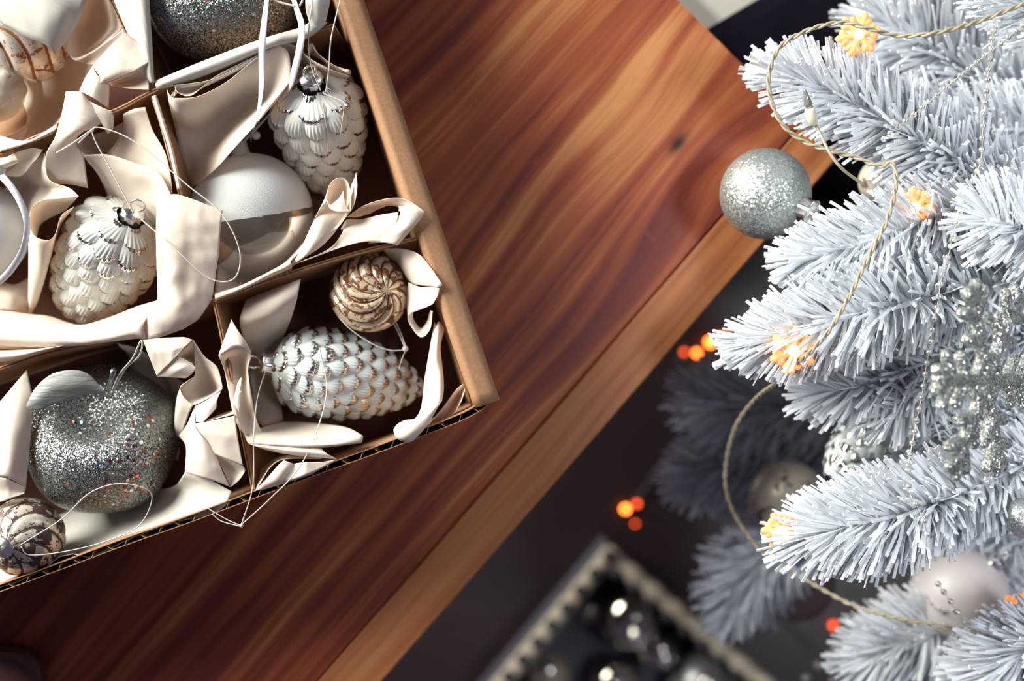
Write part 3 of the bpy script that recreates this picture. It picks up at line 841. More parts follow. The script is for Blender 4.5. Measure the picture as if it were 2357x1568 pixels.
paper('pointed cream paper cone right of the gold ball against the box rim', [
    [[(880, 574, -22), (920, 572, -10), (962, 584, -4), (990, 614, 1), (1019, 656, 4)], [(900, 600, -40), (935, 606, -12), (965, 620, -2), (992, 640, 2), (1014, 660, 4)], [(938, 646, -34), (955, 655, -12), (975, 658, -4), (996, 660, 0), (1008, 662, 3)]],
    [[(940, 650, -22), (965, 660, -10), (990, 660, -2), (1012, 664, 3)], [(936, 690, -26), (960, 694, -10), (985, 690, -4), (1008, 680, 1)], [(938, 722, -22), (952, 718, -10), (975, 710, -6), (996, 700, 0)]],
    [[(938, 722, -20), (942, 745, -24), (968, 776, -18), (990, 758, -14), (996, 716, -6)], [(950, 718, -12), (952, 735, -28), (968, 755, -30), (982, 742, -24), (990, 715, -8)]],
], 'paper', 0.5)
paper('tall cream strip curving down the right side of the silver cone to a rolled end', [
    [[(1000, 742, -16), (1004, 750, -14), (1010, 740, -14), (1024, 756, -18)], [(990, 800, -18), (1000, 806, -12), (1008, 800, -12), (1014, 800, -18)], [(978, 870, -18), (996, 876, -10), (1012, 872, -8), (1021, 872, -10)], [(968, 945, -22), (988, 945, -10), (1008, 925, -6), (1020, 910, -8)], [(942, 975, -14), (962, 968, -4), (986, 952, -2), (1012, 930, -6)],
     [(920, 984, -10), (944, 980, 0), (966, 966, 2), (990, 950, -4)]],
    [[(906, 990, -2), (914, 978, -1), (932, 968, -1), (956, 964, -2), (990, 945, -4)], [(908, 1000, 3), (922, 992, 5), (942, 982, 5), (962, 972, 4), (1000, 938, 0)], [(914, 1010, 3), (928, 1008, 6), (950, 996, 6), (972, 976, 4), (1010, 930, 0)], [(926, 1016, 0), (945, 1018, 2), (962, 1004, 2), (984, 978, 2), (1018, 920, -2)]],
], 'paper', 0.3)
paper('dim tan leaf of paper curling in the front right corner of the box', [
    [[(990, 974, -16), (1020, 938, -14), (1048, 900, -12), (1066, 884, -10)], [(1000, 976, -26), (1030, 950, -30), (1052, 920, -28), (1069, 892, -14)], [(1010, 976, -14), (1040, 958, -14), (1060, 928, -12), (1070, 900, -8)]]], 'paper_tan', 0.3)
# --- upper right cell
paper('white paper lining standing along the divider left of the silver glitter apple', [
    [[(240, -60, 2), (262, 0, 2), (300, 92, 0), (338, 180, -2), (352, 192, -2)], [(290, -60, 6), (305, 0, 6), (324, 92, 4), (345, 180, 1), (354, 190, 0)], [(338, -60, 5), (340, 0, 5), (346, 92, 3), (352, 176, 0), (356, 188, -1)], [(342, -60, -20), (344, 0, -20), (350, 92, -20), (354, 172, -20), (358, 186, -20)]]], 'paper_white', 0.3)
paper('smooth white paper band between the silver glitter apple and the lower divider', [
    [[(358, 186, -2), (420, 160, 0), (520, 120, 2), (620, 84, 3), (700, 60, 3), (720, 40, 3)], [(358, 196, 0), (425, 172, 4), (525, 132, 5), (625, 94, 6), (705, 72, 5), (738, 52, 4)], [(362, 206, -3), (430, 186, -1), (530, 148, 1), (628, 108, 2), (710, 84, 2), (750, 50, 1)], [(364, 210, -16), (432, 190, -16), (532, 152, -16), (630, 112, -16), (710, 88, -14), (754, 52, -12)]],
    [[(704, -30, 2), (728, -30, 6), (762, -30, 2)], [(704, 20, 2), (728, 15, 7), (758, 12, 2)], [(712, 52, 2), (728, 48, 6), (750, 48, 2)], [(716, 80, -1), (732, 72, 2), (745, 60, 0)]],
], 'paper_white', 0.3)

# ------------------------------------------------------------------ ornaments
def thread(pts, r, parent, name='thread', m='nylon', n=90, label=None):
    p = catmull([PB(*q) for q in pts], n)
    V, F = tube(p, r, 6)
    o = mk(name, V, F, M[m], parent)
    if label: o['label'] = label
    return o


def knot(pt, r, parent, m='nylon'):
    V, F = uvsphere(PB(*pt), r, 10, 8)
    return mk('knot', V, F, M[m], parent)


def metal_cap(origin, fr, r, h, parent, loop=True, loop_turn=0.6):
    sc = lambda a, z: 0.10 * max(0, math.cos(8 * a)) * (1.0 if z < h * 0.7 else 0.2)
    V, F = lathe([(r * 0.2, -h * 0.15), (r * 1.05, -h * 0.15), (r * 1.0, 0.1 * h), (r * 0.93, h * 0.55), (r * 0.95, h * 0.62), (r * 1.08, h * 0.66), (r * 1.08, h * 0.74), (r * 0.9, h * 0.80), (r * 0.5, h * 0.98), (r * 0.1, h)], 32, origin, fr, sc)
    c = mk('cap', V, F, M['silver'], parent)
    c['label'] = 'ribbed silver cap'
    if loop:
        pts = []
        for k in range(24):
            a = 2 * pi * k / 24
            q = np.array([math.cos(loop_turn) * r * 0.62 * math.cos(a), math.sin(loop_turn) * r * 0.62 * math.cos(a), h * 0.98 + r * 0.45 + r * 0.66 * math.sin(a)])
            pts.append(place([q], origin, fr)[0])
        V, F = tube(pts, r * 0.11, 8, closed=True)
        mk('hanging_loop', V, F, M['silver'], c)
    return c


def smoothstep(x, a, b):
    t = np.clip((x - a) / (b - a), 0, 1)
    return t * t * (3 - 2 * t)


def pine_cone(px, py, mm, axis, R, L, label, mat, rows=11, ns=14, res=(300, 300), prof=None, name='pine_cone_ornament', z=None, capr=0.0075):
    """a blown glass pine cone, scales moulded into one glass body; axis points to the cap"""
    c = np.array(PB(px, py, mm) if z is None else P(px, py, z))
    ax = np.array(axis, float); ax /= np.linalg.norm(ax)
    fr = frame(ax)
    low = c[2] - L * 0.5 * abs(ax[2]) - R * 0.6
    root = thing(name, (c[0], c[1], low), label, 'ornament', 'glass pine cones')
    nu, nv = res
    prof = prof or [(0, .20), (.03, .44), (.08, .68), (.16, .88), (.26, .99), (.36, 1.0), (.5, .95), (.65, .82), (.8, .60), (.92, .35), (.975, .17), (1, .03)]
    pt = np.array(prof)
    th = np.linspace(0, 2 * pi, nu, endpoint=False)
    tf = np.linspace(0, 1, 400)
    rf = np.interp(tf, pt[:, 0], pt[:, 1])
    rf = np.convolve(np.pad(rf, 14, mode='edge'), np.ones(29) / 29, 'valid')
    arc = np.concatenate([[0], np.cumsum(np.hypot(np.diff(rf * R), np.diff(tf * L)))])
    arc /= arc[-1]
    A1 = np.linspace(0, 1, nv)
    t = np.interp(A1, arc, tf)
    T, TH = np.meshgrid(t, th, indexing='ij')
    AR = np.repeat(A1[:, None], nu, 1)
    r = np.repeat(np.interp(t, tf, rf)[:, None], nu, 1) * R
    pos = AR * rows
    best = np.zeros_like(T); wear = np.zeros_like(T)
    H = R * 0.25
    rs = np.random.default_rng(int(px))
    w0 = 2 * pi * R / ns
    for k in range(-1, rows + 1):
        ak = min(max((k + 0.42) / rows, 0.0), 1.0)
        rk = float(np.interp(np.interp(ak, arc, tf), tf, rf)) * R
        wk = w0 * (1 - 0.40 * float(smoothstep(ak, 0.55, 1.0)))
        nk = max(5, int(round(2 * pi * rk / wk)))
        a = pos - k
        jj = TH / (2 * pi) * nk + 0.5 * (k % 2) + 0.13 * k
        b = jj - np.floor(jj) - 0.5
        idx = (np.floor(jj).astype(int)) % nk
        jit = rs.uniform(-0.10, 0.10, nk)[idx]
        e = ((a - 0.42 - jit) / 0.98) ** 2 + (b / 0.54) ** 2
        ins = np.clip(1 - e, 0, 1)
        grow = np.clip((a + 0.56) / 1.9, 0, 1)
        h = (0.06 + 0.80 * grow) * ins ** 0.34 + 0.22 * ins
        h = np.where(e < 1, h, 0)
        streak = 0.085 * np.sin(b * 2 * pi * 7.0 + 4 * jit) * smoothstep(a, 0.1, 0.7) * ins ** 0.5
        h = np.where(e < 1, h + streak, 0)
        w = smoothstep(a + 0.25 * np.abs(b), 0.45, 1.3) * 0.85 + np.where(streak > 0.01, 0.12, 0.0)
        sel = h > best
        best = np.where(sel, h, best); wear = np.where(sel, w, wear)
    fade = (0.35 + 0.65 * smoothstep(T, 0.0, 0.07)) * (1 - 0.45 * smoothstep(T, 0.8, 1.0))
    rr = r * 0.95 + H * best * fade - H * 0.3
    z_ = L * (0.5 - T) + H * 0.5 * best * 0.0
    V = np.stack([rr * np.cos(TH), rr * np.sin(TH), z_], axis=-1).reshape(-1, 3)
    V = place(V, c, fr)
    mk('glass_body', V, [f[::-1] for f in grid_faces(nu, nv, cu=True)], M[mat], root, attr={'wear': wear})
    metal_cap(c + ax * (L * 0.5 - 0.002), fr, capr, 0.0115, root)
    return root, c + ax * (L * 0.5 + 0.010)


coneA, _ = pine_cone(744, 322, -58, (-0.02, 0.54, 0.84), 0.0310, 0.112, 'plump white pine cone ornament standing cap up against the box rim', 'coneA', 9, 12,
                     prof=[(0, .25), (.02, .50), (.06, .78), (.13, .96), (.24, 1.03), (.36, 1.0), (.5, .92), (.65, .78), (.8, .62), (.92, .40), (.975, .2), (1, .03)])
coneB, _ = pine_cone(232, 616, -52, (0.56, 0.62, 0.60), 0.0330, 0.106, 'white pine cone ornament lying in the left cell with cap at upper right', 'coneA', 10, 13,
                     prof=[(0, .25), (.02, .46), (.06, .72), (.13, .92), (.24, 1.02), (.36, 1.0), (.5, .95), (.65, .84), (.8, .66), (.92, .42), (.975, .2), (1, .03)])
coneC, _ = pine_cone(804, 868, -58, (-0.94, 0.16, 0.34), 0.0300, 0.112, 'silver and white pine cone ornament lying sideways below the gold ball', 'coneC', 12, 14)
for r_ in (coneA, coneB, coneC):
    pass
thread([(738, 208, 2), (716, 150, 8), (710, 80, 12), (722, -20, 10)], 0.00042, coneA)
thread([(750, 212, 2), (757, 160, 8), (762, 90, 14), (778, 20, 12), (790, -30, 10)], 0.00045, coneA)
thread([(745, 215, 0), (790, 235, 2), (792, 250, 0), (784, 310, -12)], 0.0004, coneA)
thread([(742, 230, 0), (752, 300, -8), (756, 350, -16)], 0.0004, coneA)
thread([(308, 492, 2), (260, 400, 6), (212, 302, 10), (260, 302, 10), (330, 340, 10), (430, 425, 10), (510, 492, 10), (552, 580, 8), (538, 642, 6), (480, 640, 7), (400, 570, 10), (325, 505, 4)], 0.00046, coneB, n=140)
thread([(130, 352, 4), (170, 328, 9), (210, 300, 10), (180, 330, 9)], 0.0006, coneB)
knot((212, 300, 10), 0.0012, coneB)
thread([(612, 850, -14), (592, 920, -6), (584, 1010, 4), (582, 1120, 8), (556, 1208, 4)], 0.0004, coneC)
thread([(556, 1208, 4), (620, 1150, 8), (690, 1075, 6), (735, 975, -8), (752, 890, -16), (735, 800, -16)], 0.0004, coneC)
thread([(554, 1210, 4), (520, 1195, 3), (478, 1170, 3)], 0.00035, coneC)
thread([(553, 1212, 4), (510, 1200, 3), (488, 1183, 3)], 0.00035, coneC)
knot((556, 1210, 4), 0.0014, coneC)


def swirl_ball(px, py, mm, rpx, axis, label, mat, nsw=12, twist=1.9, amp=0.05, z=None, cap=None, group='antique glass balls', name='glass_ball_ornament'):
    zz = ZT + mm / 1000.0 if z is None else z
    c = np.array(P(px, py, zz))
    R = pxm(rpx, zz)
    fr = frame(axis)
    root = thing(name, (c[0], c[1], c[2] - R), label, 'ornament', group)
    nu, nv = 160, 110
    V, G = [], []
    for j in range(nv + 1):
        ph = pi * j / nv
        for i in range(nu):
            th = 2 * pi * i / nu
            s = (th * nsw / 2 + twist * nsw / 2 * (ph - 0.35 * math.sin(2 * ph)))
            rid = abs(math.cos(s)) ** 0.8
            q = R * (1 + amp * (rid - 0.8) * min(1, math.sin(ph) * 1.6))
            V.append((q * math.sin(ph) * math.cos(th), q * math.sin(ph) * math.sin(th), q * math.cos(ph)))
            G.append(1 - rid)
    V = place(V, c, fr)
    mk('glass_body', V, grid_faces(nu, nv + 1, cu=True), M[mat], root, attr={'groove': G})
    if cap:
        metal_cap(c + np.array(fr[2]) * R * 0.97, fr, cap, cap * 1.3, root)
    return root, c, R


gold, _, _ = swirl_ball(850, 674, -34, 90, (0.52, 0.02, 0.85), 'brown and gold swirl glass ball lying above the silver pine cone', 'gold', 12, 0.85, 0.11)
thread([(905, 742, -40), (918, 768, -36), (931, 798, -32)], 0.0005, gold)
thread([(910, 740, -40), (922, 766, -36), (934, 798, -32)], 0.0005, gold)
thread([(932, 806, -30), (895, 806, -26), (850, 788, -24), (800, 752, -24), (765, 710, -30)], 0.0004, gold)
thread([(934, 806, -30), (924, 830, -34), (918, 850, -40)], 0.0004, gold)
knot((933, 803, -30), 0.0022, gold)
small, sc_c, sR = swirl_ball(58, 1236, -18, 90, (-0.12, -0.10, 0.98), 'mottled brown and silver glass ball at the lower left beside the apple', 'mottled', 10, 0.7, 0.035, cap=0.0062)
thread([(48, 1254, 14), (140, 1196, 16), (205, 1136, 16), (270, 1114, 16), (332, 1124, 12), (350, 1150, 8), (320, 1210, 6), (250, 1244, 6), (160, 1268, 8), (70, 1278, 10), (48, 1258, 13)], 0.0004, small, n=120)


def apple(px, py, mm, rpx, axis, label, seed, sq, leaf=None):
    zz = ZT + mm / 1000.0
    c = np.array(P(px, py, zz))
    R = pxm(rpx, zz)
    fr = frame(axis)
    root = thing('glitter_apple', (c[0], c[1], c[2] - R), label, 'ornament', 'glitter apples')
    nu, nv = 96, 80

    def pt(th, ph):
        lob = 1 + 0.028 * math.cos(5 * th + 0.6) * math.sin(ph)
        rad = R * math.sin(ph) ** 0.92 * (1.03 + 0.05 * math.cos(ph)) * lob
        z = R * 0.94 * math.cos(ph) - R * 0.40 * math.exp(-(ph / 0.45) ** 2) + R * 0.12 * math.exp(-((pi - ph) / 0.35) ** 2) * (1 + 0.6 * math.cos(5 * th))
        return (rad * math.cos(th), rad * math.sin(th), z)
    V = [pt(2 * pi * i / nu, pi * j / nv) for j in range(nv + 1) for i in range(nu)]
    V = place(V, c, fr)
    mk('apple_body', V, grid_faces(nu, nv + 1, cu=True), M['glitter'], root)
    # sequins: small hexagonal flakes stuck to the glitter
    meshes = []
    for m in SEQ:
        me = bpy.data.meshes.new('sequin')
        me.from_pydata([(0.0012 * math.cos(a * pi / 3), 0.0012 * math.sin(a * pi / 3), 0) for a in range(6)] + [(0.0012 * math.cos(a * pi / 3), 0.0012 * math.sin(a * pi / 3), 0.0002) for a in range(6)], [],
                       [(5, 4, 3, 2, 1, 0), (6, 7, 8, 9, 10, 11)] + [(a, (a + 1) % 6, 6 + (a + 1) % 6, 6 + a) for a in range(6)])
        me.materials.append(m)
        meshes.append(me)
    rs = random.Random(seed)
    off = np.array(wloc(root))
    for (sx, sy, kind) in sq:
        # nearest surface vertex under that spot
        u = (np.array([sx, sy]) - np.array([px, py])) / rpx
        d3 = np.array([u[0], -u[1], math.sqrt(max(0.02, 1 - min(0.98, u @ u)))])
        vv = V - c
        k = int(np.argmax((vv / np.linalg.norm(vv, axis=1)[:, None]) @ (d3 / np.linalg.norm(d3))))
        nrm = vv[k] / np.linalg.norm(vv[k])
        o = bpy.data.objects.new('sequin', meshes[kind])
        COL.objects.link(o)
        o.parent = root
        o.location = Vector(V[k] + nrm * 0.0001 - off)
        tilt = Vector(nrm + np.array([rs.uniform(-.2, .2), rs.uniform(-.2, .2), 0])).normalized()
        o.rotation_euler = tilt.to_track_quat('Z', 'Y').to_euler()
        s_ = rs.uniform(0.8, 1.25)
        o.scale = (s_, s_, 1)
    return root, c, R, fr


rs = random.Random(5)
sqA = [(205, 1096, 0), (276, 1052, 2), (288, 1056, 2), (345, 943, 0), (305, 912, 0), (300, 985, 0), (308, 1012, 3), (154, 1025, 4), (180, 942, 0), (197, 942, 2), (212, 982, 4), (240, 962, 4), (298, 896, 1), (288, 866, 5),
       (330, 1038, 5), (342, 1045, 5), (313, 1048, 5), (302, 1049, 5), (356, 1030, 5), (340, 1062, 3), (342, 1080, 0), (350, 990, 4), (115, 950, 3), (268, 1112, 5), (150, 1110, 4), (240, 1130, 5), (330, 1108, 4), (318, 1120, 5)]
for _ in range(40):
    a, q = rs.uniform(-1.3, 0.5), rs.uniform(0.55, 0.97)
    sqA.append((240 + 165 * q * math.cos(a), 1010 - 165 * q * math.sin(a), rs.choice([3, 4, 4, 5, 5, 0])))
appleA, acA, aRA, afrA = apple(236, 1012, -50, 172, (0.07, 0.58, 0.81), 'silver glitter apple with a grey fabric leaf in the lower left cell', 3, sqA)
sqB = [(397, 62, 1), (408, 50, 2), (458, 15, 4), (477, 52, 1), (508, 42, 0), (528, 60, 4), (548, 60, 0), (417, 80, 2), (430, 72, 2), (466, 82, 3), (412, 68, 3), (516, 98, 4), (584, 28, 3), (572, 16, 4), (600, 62, 1), (632, 70, 5), (620, 52, 4), (475, 138, 5), (440, 128, 4)]
appleB, _, _, _ = apple(512, -38, -48, 186, (0.05, 0.42, 0.90), 'silver glitter apple at the top of the box, cut by the frame', 4, sqB)
# stem, leaf and cord of the lower apple
st = np.array(PB(250, 895, -14)); se = np.array(PB(262, 852, 2))
V, F = tube([st, st * 0.5 + se * 0.5, se], [0.0016, 0.0015, 0.0019], 10)
mk('stem', V, F, M['stem'], appleA)
cr = [[(243, 905, -6), (205, 862, -2), (165, 852, 1), (118, 862, 3), (80, 895, 4), (60, 935, 3)], [(243, 908, -7), (205, 885, -1), (165, 885, 3), (120, 895, 5), (88, 918, 5), (62, 937, 3)],
      [(244, 910, -8), (205, 908, -4), (165, 918, -1), (125, 930, 1), (92, 944, 2), (68, 943, 2)]]
V, F = loft(cr, 30, 14)
lf = mk('leaf', V, F, M['leaf'], appleA)
modifier(lf, 'SOLIDIFY', thickness=0.0005)
thread([(256, 905, -8), (275, 862, 0), (305, 825, 6), (324, 785, 8), (327, 798, 8), (318, 822, 6), (288, 850, 2), (258, 905, -8)], 0.0006, appleA, 'cord', 'cord')
thread([(560, -20, 6), (610, -6, 8), (655, 8, 10), (690, 12, 12), (700, -20, 12)], 0.0008, appleB, 'cord', 'cord')


def ball_cap(root, c, R, axis, capr):
    fr = frame(axis)
    return metal_cap(c + fr[2] * R * 0.985, fr, capr, capr * 1.35, root)


# ball half white, half clear
zz = ZT - 0.052
c = np.array(P(579, 494, zz)); R = pxm(140, zz)
fr = frame((-0.15, 0.97, 0.14))
dip = thing('half_flocked_bauble', (c[0], c[1], c[2] - R), 'round bauble, upper half flocked white and lower half clear glass', 'ornament', 'clear glass baubles')


def cap_part(ph0, ph1, r, nu=64, nv=30, wob=0.0):
    V = []
    for j in range(nv + 1):
        for i in range(nu):
            th = 2 * pi * i / nu
            e1 = ph1 + wob * noise.noise((math.cos(th) * 9, math.sin(th) * 9, 1.0)) if j == nv else ph1
            ph = ph0 + (e1 - ph0) * j / nv
            V.append((r * math.sin(ph) * math.cos(th), r * math.sin(ph) * math.sin(th), r * math.cos(ph)))
    return place(V, c, fr), grid_faces(nu, nv + 1, cu=True)


V, F = cap_part(0.10, pi / 2 + 0.02, R * 1.004, wob=0.02)
fo = mk('flocked_half', V, F, M['flock'], dip)
fo['label'] = 'white flocked upper half'
V, F = lathe([(R * 0.19, R * 0.94), (R * 0.15, R * 1.02), (R * 0.13, R * 1.12), (R * 0.13, R * 1.20), (R * 0.02, R * 1.21)], 24, c, fr)
mk('neck', V, F, M['flock'], dip)
V, F = cap_part(pi / 2 - 0.05, pi, R, wob=0.0)
gl = mk('glass_half', V, F, M['glass'], dip)
gl['label'] = 'clear glass lower half'


def ribbon(pts, w, parent, label='white satin ribbon'):
    p = catmull([PB(*q[:3]) for q in pts], 70)
    ang = catmull([(q[3], 0, 0) for q in pts], 70)[:, 0]
    t = np.gradient(p, axis=0); t /= np.linalg.norm(t, axis=1)[:, None]
    side = np.cross(t, (0, 0, 1.0)); side /= np.linalg.norm(side, axis=1)[:, None] + 1e-9
    up = np.cross(side, t)
    V = []
    for i in range(len(p)):
        d = side[i] * math.cos(ang[i]) + up[i] * math.sin(ang[i])
        V += [p[i] - d * w / 2, p[i], p[i] + d * w / 2]
    o = mk('ribbon', V, grid_faces(3, len(p)), M['satin'], parent)
    modifier(o, 'SOLIDIFY', thickness=0.0003)
    o['label'] = label
    return o


ribbon([(576, 318, -36, 0.3), (588, 280, 2, 0.5), (598, 235, 9, 0.9), (602, 180, 8, 1.0), (603, 110, 14, 0.4), (608, 50, 14, 0.3), (616, -20, 10, 0.9)], 0.0048, dip)
ribbon([(560, 322, -44, 0.6), (620, 262, -24, 0.7), (662, 205, -4, 1.1), (676, 168, 6, 0.8), (690, 110, 14, 0.3), (694, 60, 14, 0.6), (682, 20, 12, 0.9), (668, -25, 10, 0.8)], 0.0052, dip)
kb = np.array(PB(590, 312, -40))
V, F = uvsphere(kb, 0.003, 12, 8)
mk('knot', V, F, M['satin'], dip)

# white satin ball at the left edge
zz = ZT - 0.045
c = np.array(P(-42, 532, zz)); R = pxm(110, zz)
wb = thing('white_bauble', (c[0], c[1], c[2] - R), 'frosted white bauble with white ribbon at the left edge', 'ornament', 'white baubles')
V, F = uvsphere(c, R, 56, 36)
mk('glass_body', V, F, M['frost'], wb)
ball_cap(wb, c, R, (0.25, 0.6, 0.55), 0.006)
ribbon([(-20, 390, -8, 0.2), (10, 412, -2, 0.3), (42, 455, 2, 0.4), (62, 510, 3, 0.9), (55, 570, 3, 0.8), (25, 622, 2, 0.5), (-15, 660, -2, 0.4)], 0.0046, wb)
V, F = uvsphere(PB(-2, 392, -6), 0.0042, 14, 10)
mk('knot', V, F, M['frost'], wb)

# clear bauble with a white paper filling, upper left
zz = ZT - 0.045
c = np.array(P(-18, 208, zz)); R = pxm(112, zz)
cb = thing('clear_bauble', (c[0], c[1], c[2] - R), 'clear bauble with crumpled white filling at the upper left edge', 'ornament', 'clear glass baubles')
V, F = uvsphere(c, R, 56, 36)
mk('glass_body', V, F, M['glass'], cb)
mk('filling', *uvsphere(c, R * 0.92, 72, 50, disp=lambda th, ph: 0.16 * (abs(noise.noise((math.cos(th) * 3.2 * math.sin(ph), math.sin(th) * 3.2 * math.sin(ph), 3.2 * math.cos(ph)))) - 0.35) + 0.04 * noise.noise((8 * math.cos(th) * math.sin(ph), 8 * math.sin(th) * math.sin(ph), 8 * math.cos(ph)))), M['paper_white'], cb)
fr = frame((0.2, 0.75, 0.62))
metal_cap(c + fr[2] * R * 0.97, fr, 0.0105, 0.016, cb)
swirl_ball(58, 92, -40, 100, (-0.6, 0.1, 0.75), 'cream and gold swirl glass ball half hidden under the white paper flap', 'goldwhite', 9, 0.7, 0.09)

# ------------------------------------------------------------------ white Christmas tree
trunk_xy = np.array(P(2900, 800, 0.8))
tree = thing('christmas_tree', (trunk_xy[0], trunk_xy[1], 0), 'white artificial christmas tree standing on the floor beside the table', 'tree')
V, F = tube([(trunk_xy[0], trunk_xy[1], 0.0), (trunk_xy[0], trunk_xy[1], 0.5), (trunk_xy[0], trunk_xy[1], 1.1)], [0.02, 0.018, 0.014], 12)
mk('trunk', V, F, M['trunk'], tree)
for k in range(4):
    a = k * pi / 2 + 0.4
    V, F = tube([(trunk_xy[0], trunk_xy[1], 0.12), (trunk_xy[0] + 0.12 * math.cos(a), trunk_xy[1] + 0.12 * math.sin(a), 0.05), (trunk_xy[0] + 0.24 * math.cos(a), trunk_xy[1] + 0.24 * math.sin(a), 0.009)], 0.009, 8)
    mk('foot', V, F, M['trunk'], tree)


def branch(pts, count, nl=0.037, seed=0, wdt=0.0023, join=True, tipf=0.18, flat=0.8):
    """pts: tip first, (px, py, z); needles cover the whole listed path"""
    rs = np.random.default_rng(seed)
    w = [P(*q) for q in pts]
    p = catmull(w, 80)
    stem = [tuple(x) for x in p]
    if join:
        e = np.array(w[-1]); t0 = np.array([trunk_xy[0], trunk_xy[1], max(0.12, e[2] - 0.05)])
        for f in (0.33, 0.66, 1.0):
            stem.append(tuple(e * (1 - f) + t0 * f))
    m = len(stem)
    V, F = tube(stem, np.linspace(0.0012, 0.0032, m), 6)
    br = mk('branch', V, F, M['twig'], tree)
    tan = np.gradient(p, axis=0); tan /= np.linalg.norm(tan, axis=1)[:, None]
    fwd = -tan                                   # towards the tip
    s = rs.beta(0.95, 1.0, count)
    i0 = np.clip((s * 79).astype(int), 0, 79)
    base = p[i0]
    f = fwd[i0]
    up = np.array([0, 0, 1.0]) - f * f[:, 2:3]
    up /= np.linalg.norm(up, axis=1)[:, None]
    sd = np.cross(f, up)
    ang = rs.uniform(0, 2 * pi, count)
    # needles lie rather flat: pull the angle towards the two sides
    ang = ang - flat * 0.5 * np.sin(2 * ang) * 0.9
    rad = np.cos(ang)[:, None] * sd + np.sin(ang)[:, None] * up
    alpha = np.radians(rs.normal(56, 9, count)) * np.clip(0.30 + s / tipf, 0.30, 1.0)
    d = f * np.cos(alpha)[:, None] + rad * np.sin(alpha)[:, None]
    d += rs.normal(0, 0.07, (count, 3)); d /= np.linalg.norm(d, axis=1)[:, None]
    ln = nl * rs.uniform(0.8, 1.12, count) * np.clip(0.72 + s * 1.2, 0.72, 1.0)
    bend = f * 0.18 + np.array([0, 0, -0.10])
    mid = base + d * (ln * 0.5)[:, None]
    end = base + d * ln[:, None] + bend * (ln * 0.35)[:, None]
    wv = np.cross(d, rs.normal(0, 1, (count, 3))); wv /= np.linalg.norm(wv, axis=1)[:, None]
    tv = np.cross(d, wv)
    wv = wv * (wdt / 2); tv = tv * (wdt * 0.16)
    rings = []
    for c_, k in ((base, 0.9), (mid, 1.0), (end, 0.95)):
        rings += [c_ + wv * k + tv, c_ - wv * k + tv, c_ - wv * k - tv, c_ + wv * k - tv]
    VV = np.stack(rings, axis=1).reshape(-1, 3)
    FF = []
    for q in range(count):
        o = q * 12
        for r_ in (0, 4):
            for k in range(4):
                FF.append((o + r_ + k, o + r_ + (k + 1) % 4, o + r_ + 4 + (k + 1) % 4, o + r_ + 4 + k))
        FF.append((o + 8, o + 9, o + 10, o + 11))
    nd = mk('needles', VV, FF, M['needle'], br, False)
    nd['kind'] = 'stuff'
    return br


